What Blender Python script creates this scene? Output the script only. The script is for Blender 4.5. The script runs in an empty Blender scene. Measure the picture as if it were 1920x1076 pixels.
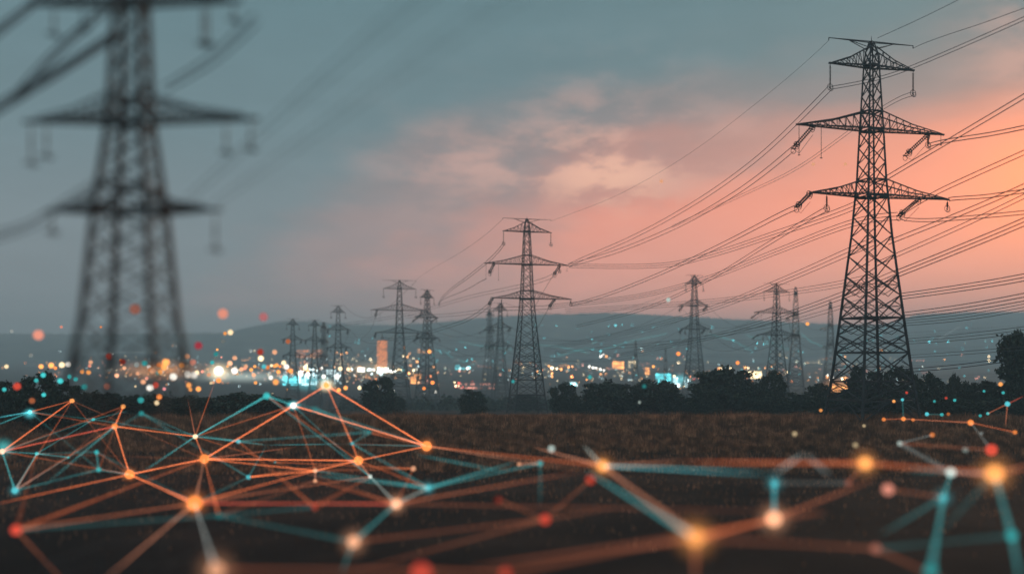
import bpy, bmesh, math, random
import numpy as np
from mathutils import Vector, Matrix

R = math.radians
rng = np.random.default_rng(7)
random.seed(7)
scene = bpy.context.scene
col = scene.collection

# ------------------------------------------------------------------ camera
FP = 1867.0            # focal length in photo pixels (1920 wide)
HZ = 690.0             # horizon row of the photo
CZ = 6.6               # eye height above the field
cam_d = bpy.data.cameras.new('camera')
cam_d.sensor_width = 36.0
cam_d.lens = 36.0 * FP / 1920.0
cam_d.shift_y = (HZ - 538.0) / 1920.0
cam_d.clip_start = 0.5
cam_d.clip_end = 20000
KB, FOC = 900.0, 160.0  # lens blur in photo pixels = KB * |1/d - 1/FOC|
cam_d.dof.use_dof = True
cam_d.dof.focus_distance = FOC
cam_d.dof.aperture_fstop = (cam_d.lens / 1000.0) / (KB / FP)
cam = bpy.data.objects.new('camera', cam_d)
cam.location = (0, 0, CZ)
cam.rotation_euler = (R(90), 0, 0)
col.objects.link(cam)
scene.camera = cam

# ------------------------------------------------------------------ sky
SUN_AZ, SUN_EL = 28.2, 9.3
world = bpy.data.worlds.new('World')
scene.world = world
world.use_nodes = True
NT = world.node_tree
NT.nodes.clear()
def wn(t, **kw):
    n = NT.nodes.new(t)
    for k, v in kw.items():
        setattr(n, k, v)
    return n
def lk(a, b): NT.links.new(a, b)
def wmath(op, a, b=None, c=None, clamp=False):
    n = wn('ShaderNodeMath', operation=op, use_clamp=clamp)
    for i, v in enumerate((a, b, c)):
        if v is None: continue
        if isinstance(v, (int, float)): n.inputs[i].default_value = v
        else: lk(v, n.inputs[i])
    return n.outputs[0]
def wramp(fac, stops, interp='LINEAR'):
    n = wn('ShaderNodeValToRGB')
    n.color_ramp.interpolation = interp
    el = n.color_ramp.elements
    while len(el) < len(stops): el.new(0.5)
    for e, (p, c) in zip(el, stops):
        e.position = p
        e.color = (*c, 1) if len(c) == 3 else c
    lk(fac, n.inputs[0])
    return n.outputs[0]
def wmix(f, a, b, mode='MIX'):
    n = wn('ShaderNodeMix', data_type='RGBA', blend_type=mode)
    for i, v in ((0, f), (6, a), (7, b)):
        if isinstance(v, (int, float)): n.inputs[i].default_value = v
        elif isinstance(v, tuple): n.inputs[i].default_value = (*v, 1)
        else: lk(v, n.inputs[i])
    return n.outputs[2]
tc = wn('ShaderNodeTexCoord')
sep = wn('ShaderNodeSeparateXYZ'); lk(tc.outputs['Generated'], sep.inputs[0])
az = wmath('DEGREES', wmath('ARCTAN2', sep.outputs[0], sep.outputs[1]))
elv = wmath('DEGREES', wmath('ARCSINE', sep.outputs[2]))
def wnoise(scale, detail, stretch=(1, 1, 1), rough=0.55, off=(0, 0, 0)):
    m = wn('ShaderNodeMapping'); m.inputs['Scale'].default_value = stretch; m.inputs['Location'].default_value = off
    lk(tc.outputs['Generated'], m.inputs[0])
    n = wn('ShaderNodeTexNoise'); n.inputs['Scale'].default_value = scale
    n.inputs['Detail'].default_value = detail; n.inputs['Roughness'].default_value = rough
    lk(m.outputs[0], n.inputs['Vector'])
    return n.outputs['Fac']
n_big = wnoise(5.0, 4, (1, 1, 3.0))
n_mid = wnoise(13.0, 6, (1, 1, 2.4), 0.6, (3.14, 1.7, 0.43))
n_str = wnoise(6.0, 5, (1, 1, 7.0), 0.6, (0.3, 5.2, 2.2))
def gauss(a0, e0, sa, se):
    x = wmath('DIVIDE', wmath('SUBTRACT', az, a0), sa)
    y = wmath('DIVIDE', wmath('SUBTRACT', elv, e0), se)
    r2 = wmath('ADD', wmath('MULTIPLY', x, x), wmath('MULTIPLY', y, y))
    return wmath('POWER', 2.71828, wmath('MULTIPLY', r2, -1.0))
# cool part of the sky by elevation, the warm dusk glow spread along the horizon round the sun
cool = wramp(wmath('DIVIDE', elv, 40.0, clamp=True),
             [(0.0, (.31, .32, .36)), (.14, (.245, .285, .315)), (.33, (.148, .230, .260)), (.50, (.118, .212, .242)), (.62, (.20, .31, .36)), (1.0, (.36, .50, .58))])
ax = wmath('DIVIDE', wmath('SUBTRACT', az, SUN_AZ), 34.5)
ey = wmath('DIVIDE', wmath('SUBTRACT', elv, 3.0), 11.6)
rr = wmath('SQRT', wmath('ADD', wmath('MULTIPLY', ax, ax), wmath('MULTIPLY', ey, ey)))
rr = wmath('ADD', rr, wmath('MULTIPLY', wmath('SUBTRACT', n_big, 0.5), -0.55))
warm_f = wramp(wmath('DIVIDE', rr, 1.6, clamp=True),
               [(0.0, (1, 1, 1)), (.26, (.98, .98, .98)), (.44, (.86, .86, .86)), (.57, (.50, .50, .50)), (.70, (.17, .17, .17)), (.86, (0, 0, 0))], 'EASE')
warm = wramp(wmath('DIVIDE', elv, 20.0, clamp=True),
             [(0.0, (1.15, .54, .46)), (.2, (1.52, .53, .36)), (.45, (1.38, .40, .235)), (.8, (.74, .30, .22)), (1.0, (.48, .26, .22))])
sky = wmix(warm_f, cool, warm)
# clouds: a drift of pink puffs over the middle, thin streaks elsewhere
patch = wmath('ADD', gauss(6.0, 12.3, 6.5, 3.2), wmath('MULTIPLY', gauss(-3.0, 11.0, 4.5, 2.4), 0.7))
patch = wmath('ADD', patch, wmath('MULTIPLY', gauss(27.5, 16.0, 3.0, 3.5), .7))
puff = wramp(n_mid, [(.40, (0, 0, 0)), (.66, (1, 1, 1))], 'EASE')
sky = wmix(wmath('MULTIPLY', wmath('MULTIPLY', patch, puff), 0.72, clamp=True), sky, (.78, .43, .35))
bright = wmath('MULTIPLY', wmath('MULTIPLY', gauss(5.4, 10.8, 3.6, 1.7), wramp(n_mid, [(.46, (0, 0, 0)), (.58, (1, 1, 1))], 'EASE')), 0.9, clamp=True)
sky = wmix(bright, sky, (1.12, .58, .40))
streak = wmath('ADD', 0.80, wmath('MULTIPLY', wmath('ADD', n_str, n_mid), 0.20))
sky = wmix(1.0, sky, wmath('MULTIPLY', streak, 1.0), 'MULTIPLY')
# the glow round the low sun
glow = wmath('MULTIPLY', wmath('ADD', gauss(SUN_AZ, SUN_EL, 3.2, 3.0), wmath('MULTIPLY', gauss(SUN_AZ, SUN_EL - 1, 8.0, 5.0), .45)), 1.0)
sky = wmix(wmath('MULTIPLY', glow, 0.80, clamp=True), sky, (2.0, .50, .19))
nish = wn('ShaderNodeTexSky', sky_type='NISHITA')
nish.sun_disc = False
nish.sun_elevation = R(SUN_EL)
nish.sun_rotation = R(SUN_AZ)
nish.air_density = 1.5; nish.dust_density = 2.0
b_n = wn('ShaderNodeBackground'); lk(nish.outputs[0], b_n.inputs[0]); b_n.inputs[1].default_value = 0.003
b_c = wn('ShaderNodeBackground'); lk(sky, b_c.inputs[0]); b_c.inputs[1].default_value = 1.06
addn = wn('ShaderNodeAddShader'); lk(b_n.outputs[0], addn.inputs[0]); lk(b_c.outputs[0], addn.inputs[1])
outw = wn('ShaderNodeOutputWorld'); lk(addn.outputs[0], outw.inputs[0])

sun_d = bpy.data.lights.new('sun', 'SUN')
sun_d.energy = 1.1
sun_d.angle = R(8)
sun_d.color = (1.0, .62, .38)
sun = bpy.data.objects.new('sun', sun_d)
sdir = Vector((math.sin(R(SUN_AZ)) * math.cos(R(SUN_EL)), math.cos(R(SUN_AZ)) * math.cos(R(SUN_EL)), math.sin(R(SUN_EL))))
sun.rotation_euler = (-sdir).to_track_quat('-Z', 'Y').to_euler()
col.objects.link(sun)

scene.view_settings.view_transform = 'Standard'
scene.view_settings.look = 'None'
scene.view_settings.exposure = 0.0
scene.view_settings.gamma = 1.0
scene.cycles.use_denoising = True
scene.cycles.max_bounces = 4
scene.cycles.diffuse_bounces = 2
scene.cycles.transparent_max_bounces = 12
scene.cycles.volume_bounces = 0

# ------------------------------------------------------------------ helpers
def P(x, y, d):
    """photo pixel + depth -> world point"""
    return Vector(((x - 960.0) / FP * d, d, CZ - (y - HZ) / FP * d))
def tag(o, label=None, cat=None, group=None, kind=None):
    if label: o['label'] = label
    if cat: o['category'] = cat
    if group: o['group'] = group
    if kind: o['kind'] = kind
    return o
def empty(name, loc, rz=0.0, sc=1.0):
    o = bpy.data.objects.new(name, None)
    o.location = loc; o.rotation_euler = (0, 0, rz); o.scale = (sc, sc, sc)
    o.empty_display_size = 0.5
    col.objects.link(o)
    return o
class MB:
    def __init__(s): s.v = []; s.f = []; s.mi = []; s.cur = 0
    def bar(s, p, q, w, w2=None, n=4):
        p = Vector(p); q = Vector(q); d = q - p
        if d.length < 1e-6: return s
        d.normalize()
        u = d.cross(Vector((0, 0, 1)) if abs(d.z) < .95 else Vector((1, 0, 0))).normalized(); v = d.cross(u)
        w2 = w if w2 is None else w2
        b = len(s.v)
        for c, ww in ((p, w), (q, w2)):
            for k in range(n):
                a = 2 * math.pi * (k + .5) / n
                s.v.append(tuple(c + (u * math.cos(a) + v * math.sin(a)) * ww * .5))
        for k in range(n):
            k2 = (k + 1) % n
            s.f.append((b + k, b + k2, b + n + k2, b + n + k)); s.mi.append(s.cur)
        s.f.append(tuple(b + k for k in reversed(range(n)))); s.mi.append(s.cur)
        s.f.append(tuple(b + n + k for k in range(n))); s.mi.append(s.cur)
        return s
    def tube(s, pts, rad, n=5):
        pts = [Vector(p) for p in pts]
        if not hasattr(rad, '__len__'): rad = [rad] * len(pts)
        b = len(s.v)
        for i, p in enumerate(pts):
            d = (pts[min(i + 1, len(pts) - 1)] - pts[max(i - 1, 0)]).normalized()
            u = d.cross(Vector((0, 0, 1)) if abs(d.z) < .95 else Vector((1, 0, 0))).normalized(); v = d.cross(u)
            for k in range(n):
                a = 2 * math.pi * k / n
                s.v.append(tuple(p + (u * math.cos(a) + v * math.sin(a)) * rad[i]))
        for i in range(len(pts) - 1):
            for k in range(n):
                k2 = (k + 1) % n
                s.f.append((b + i * n + k, b + i * n + k2, b + (i + 1) * n + k2, b + (i + 1) * n + k)); s.mi.append(s.cur)
        s.f.append(tuple(b + k for k in reversed(range(n)))); s.mi.append(s.cur)
        e = b + (len(pts) - 1) * n
        s.f.append(tuple(e + k for k in range(n))); s.mi.append(s.cur)
        return s
    def ring(s, c, axis, rad, thick, n=14):
        axis = Vector(axis).normalized()
        u = axis.cross(Vector((0, 0, 1)) if abs(axis.z) < .95 else Vector((1, 0, 0))).normalized(); v = axis.cross(u)
        c = Vector(c)
        pts = [c + (u * math.cos(2 * math.pi * k / n) + v * math.sin(2 * math.pi * k / n)) * rad for k in range(n + 1)]
        return s.tube(pts, thick, 4)
    def box(s, c, sx, sy, sz):
        b = len(s.v)
        for dz in (0, 1):
            for dx, dy in ((-.5, -.5), (.5, -.5), (.5, .5), (-.5, .5)):
                s.v.append((c[0] + dx * sx, c[1] + dy * sy, c[2] + dz * sz))
        for f in ((3, 2, 1, 0), (4, 5, 6, 7), (0, 1, 5, 4), (1, 2, 6, 5), (2, 3, 7, 6), (3, 0, 4, 7)):
            s.f.append(tuple(b + i for i in f)); s.mi.append(s.cur)
        return s
    def ball(s, c, rx, ry=None, rz=None, nu=14, nv=9):
        ry = rx if ry is None else ry; rz = rx if rz is None else rz
        b = len(s.v)
        s.v.append((c[0], c[1], c[2] - rz))
        for j in range(1, nv):
            t = math.pi * j / nv
            for k in range(nu):
                a = 2 * math.pi * k / nu
                s.v.append((c[0] + rx * math.sin(t) * math.cos(a), c[1] + ry * math.sin(t) * math.sin(a), c[2] - rz * math.cos(t)))
        s.v.append((c[0], c[1], c[2] + rz)); top = len(s.v) - 1
        for k in range(nu):
            k2 = (k + 1) % nu
            s.f.append((b, b + 1 + k2, b + 1 + k)); s.mi.append(s.cur)
            for j in range(nv - 2):
                s.f.append((b + 1 + j * nu + k, b + 1 + j * nu + k2, b + 1 + (j + 1) * nu + k2, b + 1 + (j + 1) * nu + k)); s.mi.append(s.cur)
            s.f.append((b + 1 + (nv - 2) * nu + k, b + 1 + (nv - 2) * nu + k2, top)); s.mi.append(s.cur)
        return s
    def mesh(s, name, mats, smooth=False):
        me = bpy.data.meshes.new(name)
        me.from_pydata(s.v, [], s.f)
        if not isinstance(mats, (list, tuple)): mats = [mats]
        for m in mats: me.materials.append(m)
        if len(mats) > 1: me.polygons.foreach_set('material_index', s.mi)
        if smooth: me.polygons.foreach_set('use_smooth', [True] * len(s.f))
        me.update()
        return me
def link(name, me, parent=None, loc=None, colr=None):
    o = bpy.data.objects.new(name, me)
    if parent is not None: o.parent = parent
    if loc is not None: o.location = loc
    if colr is not None: o.color = colr
    col.objects.link(o)
    return o
def np_mesh(name, verts, faces, mat):
    """fast mesh of equal-sided faces from numpy arrays"""
    me = bpy.data.meshes.new(name)
    nv, nf, k = len(verts), len(faces), faces.shape[1]
    me.vertices.add(nv); me.vertices.foreach_set('co', verts.astype(np.float32).ravel())
    me.loops.add(nf * k); me.loops.foreach_set('vertex_index', faces.astype(np.int32).ravel())
    me.polygons.add(nf); me.polygons.foreach_set('loop_start', np.arange(0, nf * k, k, dtype=np.int32))
    me.materials.append(mat)
    me.update(calc_edges=True); me.validate()
    return me

# ------------------------------------------------------------------ materials
def new_mat(name):
    m = bpy.data.materials.new(name); m.use_nodes = True
    return m, m.node_tree, m.node_tree.nodes['Principled BSDF']
def noise_mat(name, stops, scale, rough=.9, detail=6, coord='Object', bump=0.0, stretch=(1, 1, 1), spec=.25, metal=0.0):
    m, nt, bs = new_mat(name)
    t = nt.nodes.new('ShaderNodeTexCoord'); mp = nt.nodes.new('ShaderNodeMapping'); mp.inputs['Scale'].default_value = stretch
    n = nt.nodes.new('ShaderNodeTexNoise'); n.inputs['Scale'].default_value = scale; n.inputs['Detail'].default_value = detail
    r = nt.nodes.new('ShaderNodeValToRGB')
    el = r.color_ramp.elements
    while len(el) < len(stops): el.new(.5)
    for e, (p, c) in zip(el, stops): e.position = p; e.color = (*c, 1)
    nt.links.new(t.outputs[coord], mp.inputs[0]); nt.links.new(mp.outputs[0], n.inputs['Vector'])
    nt.links.new(n.outputs['Fac'], r.inputs[0]); nt.links.new(r.outputs[0], bs.inputs['Base Color'])
    bs.inputs['Roughness'].default_value = rough; bs.inputs['Specular IOR Level'].default_value = spec; bs.inputs['Metallic'].default_value = metal
    if bump:
        b = nt.nodes.new('ShaderNodeBump'); b.inputs['Strength'].default_value = bump; b.inputs['Distance'].default_value = .3
        nt.links.new(n.outputs['Fac'], b.inputs['Height']); nt.links.new(b.outputs[0], bs.inputs['Normal'])
    return m
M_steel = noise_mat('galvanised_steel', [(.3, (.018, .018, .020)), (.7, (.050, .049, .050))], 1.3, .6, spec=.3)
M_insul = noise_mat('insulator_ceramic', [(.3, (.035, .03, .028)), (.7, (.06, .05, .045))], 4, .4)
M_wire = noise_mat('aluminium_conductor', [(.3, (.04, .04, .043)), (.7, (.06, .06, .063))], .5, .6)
M_leaf = noise_mat('dark_foliage', [(.36, (.008, .013, .010)), (.52, (.030, .042, .028)), (.66, (.085, .098, .058))], 1.6, .9, spec=.15)
M_bark = noise_mat('bark', [(.3, (.03, .025, .02)), (.7, (.07, .055, .045))], 3, .95, stretch=(1, 1, .3))
M_grass = noise_mat('dry_grass', [(.34, (.050, .027, .017)), (.52, (.22, .102, .055)), (.70, (.74, .35, .19))], .8, .9, spec=.1)
_nt = M_grass.node_tree; _bs = _nt.nodes['Principled BSDF']
_t = _nt.nodes.new('ShaderNodeBsdfTranslucent'); _m = _nt.nodes.new('ShaderNodeMixShader'); _m.inputs[0].default_value = .4
_rampout = next(n for n in _nt.nodes if n.type == 'VALTORGB').outputs[0]
_nt.links.new(_rampout, _t.inputs[0]); _nt.links.new(_bs.outputs[0], _m.inputs[1]); _nt.links.new(_t.outputs[0], _m.inputs[2])
_nt.links.new(_m.outputs[0], next(n for n in _nt.nodes if n.type == 'OUTPUT_MATERIAL').inputs[0])
M_soil = noise_mat('field_soil', [(.3, (.009, .005, .004)), (.5, (.019, .010, .0075)), (.75, (.045, .022, .015))], .12, 1.0, bump=.6, spec=.05)
M_hill = noise_mat('wooded_hill', [(.38, (.012, .020, .020)), (.52, (.045, .055, .048)), (.66, (.13, .12, .09))], .016, 1.0, spec=.0)
M_wall = noise_mat('rendered_wall', [(.3, (.22, .20, .19)), (.7, (.34, .32, .30))], .15, .9)
M_roof = noise_mat('grey_roof', [(.3, (.07, .065, .065)), (.7, (.12, .11, .105))], .3, .9)

def glow_mat(name):
    """light whose colour and strength come from each object's own colour"""
    m = bpy.data.materials.new(name); m.use_nodes = True
    nt = m.node_tree; nt.nodes.clear()
    oi = nt.nodes.new('ShaderNodeObjectInfo'); em = nt.nodes.new('ShaderNodeEmission'); out = nt.nodes.new('ShaderNodeOutputMaterial')
    nt.links.new(oi.outputs['Color'], em.inputs[0]); nt.links.new(oi.outputs['Alpha'], em.inputs[1]); nt.links.new(em.outputs[0], out.inputs[0])
    m.cycles.emission_sampling = 'NONE'
    return m
M_glow = glow_mat('glowing_light')
M_beam = glow_mat('light_beam')      # a thread of light one can see through
_nt = M_beam.node_tree
_em = next(n for n in _nt.nodes if n.type == 'EMISSION'); _out = next(n for n in _nt.nodes if n.type == 'OUTPUT_MATERIAL')
_tr = _nt.nodes.new('ShaderNodeBsdfTransparent'); _ad = _nt.nodes.new('ShaderNodeAddShader')
_nt.links.new(_tr.outputs[0], _ad.inputs[0]); _nt.links.new(_em.outputs[0], _ad.inputs[1]); _nt.links.new(_ad.outputs[0], _out.inputs[0])
def glow_volume_mat():  # self-emitting volume that imitates the soft glow round lights
    m = bpy.data.materials.new('added_glow'); m.use_nodes = True
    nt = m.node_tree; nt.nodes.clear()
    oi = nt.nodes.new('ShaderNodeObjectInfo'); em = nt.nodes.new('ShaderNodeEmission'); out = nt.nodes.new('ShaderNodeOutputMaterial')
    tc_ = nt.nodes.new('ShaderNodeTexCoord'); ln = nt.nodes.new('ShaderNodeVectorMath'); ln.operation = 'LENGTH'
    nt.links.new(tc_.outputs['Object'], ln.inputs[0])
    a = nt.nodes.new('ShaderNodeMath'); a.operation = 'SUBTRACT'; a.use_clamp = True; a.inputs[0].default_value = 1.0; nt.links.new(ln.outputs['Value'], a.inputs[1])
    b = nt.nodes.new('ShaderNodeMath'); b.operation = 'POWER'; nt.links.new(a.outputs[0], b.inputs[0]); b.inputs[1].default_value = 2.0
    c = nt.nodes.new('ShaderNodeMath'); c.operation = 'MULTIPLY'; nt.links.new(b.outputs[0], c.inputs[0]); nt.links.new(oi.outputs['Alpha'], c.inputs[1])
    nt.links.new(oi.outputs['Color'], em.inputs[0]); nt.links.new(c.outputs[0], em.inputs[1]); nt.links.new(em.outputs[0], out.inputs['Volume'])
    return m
M_glow_volume = glow_volume_mat()

# ------------------------------------------------------------------ terrain
def sstep(a, b, x):
    t = np.clip((x - a) / (b - a), 0, 1)
    return t * t * (3 - 2 * t)
PROF_Y = np.array([-80, 60, 96, 112, 128, 140, 200, 255, 300, 387, 480, 600, 900, 1500, 1900, 2600, 3400])
PROF_Z = np.array([-3.2, -3.1, -2.9, -1.6, -0.15, -.5, -3.5, -5.2, -6.5, -9.2, -12.6, -13.4, -8, 7, 18, 34, 40.])
def ridge_px(px):
    xs = [-900, -300, 0, 200, 430, 470, 500, 540, 600, 660, 740, 830, 920, 1000, 1150, 1300, 1450, 1560, 1680, 1703, 1712, 1800, 1920, 2300, 3000]
    ys = [640, 632, 628, 628, 626, 620, 612, 605, 606, 611, 612, 606, 597, 592, 589, 597, 605, 611, 612, 608, 593, 589, 588, 592, 600]
    return np.interp(px, xs, ys)
RY = 2600.0
def zg(x, y):
    x = np.asarray(x, float); y = np.asarray(y, float)
    z = np.interp(y, PROF_Y, PROF_Z)
    z = z + .35 * np.sin(x * .021 + y * .013) * sstep(140, 250, y) + .12 * np.sin(x * .11 + 1.3) * np.sin(y * .09)
    px = 960 + FP * x / RY
    top = CZ + (HZ - ridge_px(px)) * RY / FP
    k = sstep(1750, RY, y) * (1 - .55 * sstep(RY, 3300, y))
    und = 6 * np.sin(x * .006 + 1.0) * np.sin(y * .004) * sstep(1700, 2200, y) * (1 - sstep(2300, 2560, y))
    return z + np.maximum(top - z, 0) * k + und
def hit(px, py, dmax=2590.0):
    """depth at which the sight line of a photo pixel meets the land"""
    d = np.concatenate([np.arange(20, 300, .5), np.arange(300, dmax, 4.0)])
    X = (px - 960) / FP * d; Z = CZ - (py - HZ) / FP * d
    below = np.nonzero(zg(X, d) >= Z)[0]
    return float(d[below[0]]) if len(below) else dmax
def grid_mesh(name, ys, nx, half, mat, rough=0.0):
    U = np.linspace(-1, 1, nx)
    X, Y = [], []
    for y in ys:
        X.append(U * half(y)); Y.append(np.full(nx, y))
    X = np.array(X); Y = np.array(Y); Z = zg(X, Y)
    if rough: Z = Z + rng.normal(0, 1, Z.shape) * rough
    V = np.stack([X, Y, Z], -1).reshape(-1, 3)
    i = np.arange(len(ys) - 1)[:, None] * nx + np.arange(nx - 1)[None, :]
    F = np.stack([i, i + 1, i + nx + 1, i + nx], -1).reshape(-1, 4)
    me = np_mesh(name, V, F, mat)
    me.polygons.foreach_set('use_smooth', np.ones(len(F), bool))
    return me
ys = np.concatenate([np.linspace(-80, 90, 40), np.linspace(92, 135, 60), np.linspace(138, 320, 50), np.geomspace(330, 1760, 60)])
tag(link('field_ground', grid_mesh('field_ground', ys, 161, lambda y: 160 + max(y, 0) * 1.0, M_soil)), kind='structure')
ys = np.concatenate([np.linspace(1745, 2500, 70), np.linspace(2505, 2700, 60), np.linspace(2720, 3400, 20)])
hill_me = grid_mesh('hills', ys, 700, lambda y: 200 + y * .85, M_hill, 0.0)
hills = tag(link('hills', hill_me), kind='structure')

# leaf cloud: verts, faces of n small quads
def leaf_quads(cent, size, flat=0.0):
    n = len(cent)
    a = rng.normal(size=(n, 3)); a /= np.linalg.norm(a, axis=1, keepdims=True)
    b = rng.normal(size=(n, 3)); b -= a * (a * b).sum(1, keepdims=True); b /= np.linalg.norm(b, axis=1, keepdims=True)
    s = (size * rng.uniform(.6, 1.4, (n, 1)))
    v = np.stack([cent - a * s, cent + b * s * .55, cent + a * s, cent - b * s * .55], 1).reshape(-1, 3)
    f = np.arange(n * 4).reshape(-1, 4)
    return v, f

# ------------------------------------------------------------------ grass
def make_grass():
    vs, tot = [], 0
    def band(y0, y1, dens, h0, h1, w):
        area_n = int((y1 - y0) * (y0 + y1) * .5 * 1.16 * dens)
        y = np.sqrt(rng.uniform(y0 * y0, y1 * y1, area_n))
        x = rng.uniform(-.58, .58, area_n) * y
        clump = .55 + .45 * np.sin(x * .9 + 2 * np.sin(y * .37)) * np.sin(y * .8 + 1.7 * np.sin(x * .31))
        keep = rng.uniform(0, 1, area_n) < (.35 + .65 * clump) * (.02 + .98 * sstep(46, 94, y))
        x, y, clump = x[keep], y[keep], clump[keep]
        n = len(x)
        h = rng.uniform(h0, h1, n) * (.6 + .6 * clump)
        z = zg(x, y) - .05
        an = rng.uniform(0, math.pi, n); lean = rng.uniform(0, .45, n) * h; la = rng.uniform(0, 2 * math.pi, n)
        dx, dy = np.cos(an) * w * .5, np.sin(an) * w * .5
        p0 = np.stack([x - dx, y - dy, z], -1); p1 = np.stack([x + dx, y + dy, z], -1)
        p2 = np.stack([x + lean * np.cos(la), y + lean * np.sin(la), z + h], -1)
        return np.stack([p0, p1, p2], 1).reshape(-1, 3)
    for a in ((46, 90, 6, .25, .5, .06), (90, 104, 18, .4, .9, .07), (104, 120, 44, .45, 1.05, .07), (120, 131, 44, .5, 1.35, .07), (131, 180, 14, .4, .8, .08)):
        vs.append(band(*a))
    V = np.concatenate(vs); F = np.arange(len(V)).reshape(-1, 3)
    tag(link('dry_grass', np_mesh('dry_grass', V, F, M_grass)), 'tall brown dry grass covering the field in front of the trees', 'grass', kind='stuff')
make_grass()

# ------------------------------------------------------------------ trees
def tree_proto(seed, shape):
    """crown and trunk of a tree about 10 m tall and 10 m wide"""
    global rng
    rng = np.random.default_rng(seed); rr_ = random.Random(seed)
    t = MB()
    clumps = []
    if shape == 'tall':
        t.tube([(0, 0, -.4), (.1, 0, 2.5), (-.1, .1, 5.0), (.2, 0, 8.5)], [.34, .26, .2, .05], 7)
        lob = [(0.0, 0, 8.2, 1.9, 1.4), (-1.3, .3, 7.6, 1.5, 1.1), (1.5, 0, 7.8, 1.6, 1.1), (.3, .6, 6.5, 1.9, .9), (-1.2, 0, 5.2, 1.5, 1.0), (1.3, -.3, 5.3, 1.4, 1.0),
               (.2, 0, 4.0, 1.9, .9), (-.8, 0, 2.8, 1.9, 1.0), (1.4, 0, 2.6, 1.9, 1.0), (0, 0, 1.3, 2.5, 1.2)]
    else:
        t.tube([(0, 0, -.4), (.1, .05, 1.4), (-.1, 0, 3.2), (.15, 0, 6.5)], [.36, .28, .2, .05], 7)
        lob = [(0, 0, 3.8, 2.8, 2.2)]
        n = 26 if shape == 'wide' else 22
        rxy, rzz, zc = (4.1, 4.2, 4.4) if shape == 'wide' else (3.7, 4.6, 4.6)
        for k in range(n):
            a = k * 2.399 + rr_.uniform(-.4, .4); u = -.85 + 1.8 * (k + .5) / n
            u = min(u, .97); q = (1 - u * u) ** .5 * rr_.uniform(.72, 1.02)
            lob.append((math.cos(a) * rxy * q, math.sin(a) * rxy * q, max(1.2, zc + u * rzz * rr_.uniform(.85, 1.0)), rr_.uniform(.8, 1.7), rr_.uniform(.6, 1.25)))
    for (x, y, z, rx, rz) in lob:
        base = (0.05, 0, max(.8, z - 2.2 - .25 * math.hypot(x, y)))
        t.tube([base, ((x + base[0]) * .5, (y + base[1]) * .5, (z + base[2]) * .5 + .2), (x, y, z)], [.12, .08, .03], 5)
        n = int(300 * rx * rx * rz / 2.2)
        d = rng.normal(size=(n, 3)); d /= np.linalg.norm(d, axis=1, keepdims=True)
        rad = rng.uniform(.25, 1.0, (n, 1)) ** .5
        lump = 1 + .34 * np.sin(d[:, :1] * 5 + seed + x) * np.sin(d[:, 1:2] * 6 + z) + .16 * rng.normal(size=(n, 1))
        clumps.append(np.array([x, y, z]) + d * rad * lump * np.array([rx, rx, rz]))
    C = np.concatenate(clumps)
    C = C[C[:, 2] > .05]
    v, f = leaf_quads(C, .30)
    return np_mesh('crown', v, f, M_leaf), t.mesh('trunk', M_bark)
protos = [tree_proto(11, 'wide'), tree_proto(23, 'wide'), tree_proto(37, 'round'), tree_proto(41, 'round'), tree_proto(59, 'round')]
tall = tree_proto(71, 'tall')
def plant(name, x, top, d, wpx, proto, label, cat, group, rz=0.0, zoff=0.0):
    X = (x - 960) / FP * d
    z0 = float(zg(X, d)) - .1 + zoff
    h = CZ + (HZ - top) / FP * d - z0
    w = wpx * d / FP
    e = empty(name, (X, d, z0), rz)
    e.scale = (w / 9.6, w / 9.6, h / 9.6)
    tag(e, label, cat, group)
    link('crown', proto[0], e); link('trunk', proto[1], e)
    return e
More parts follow.
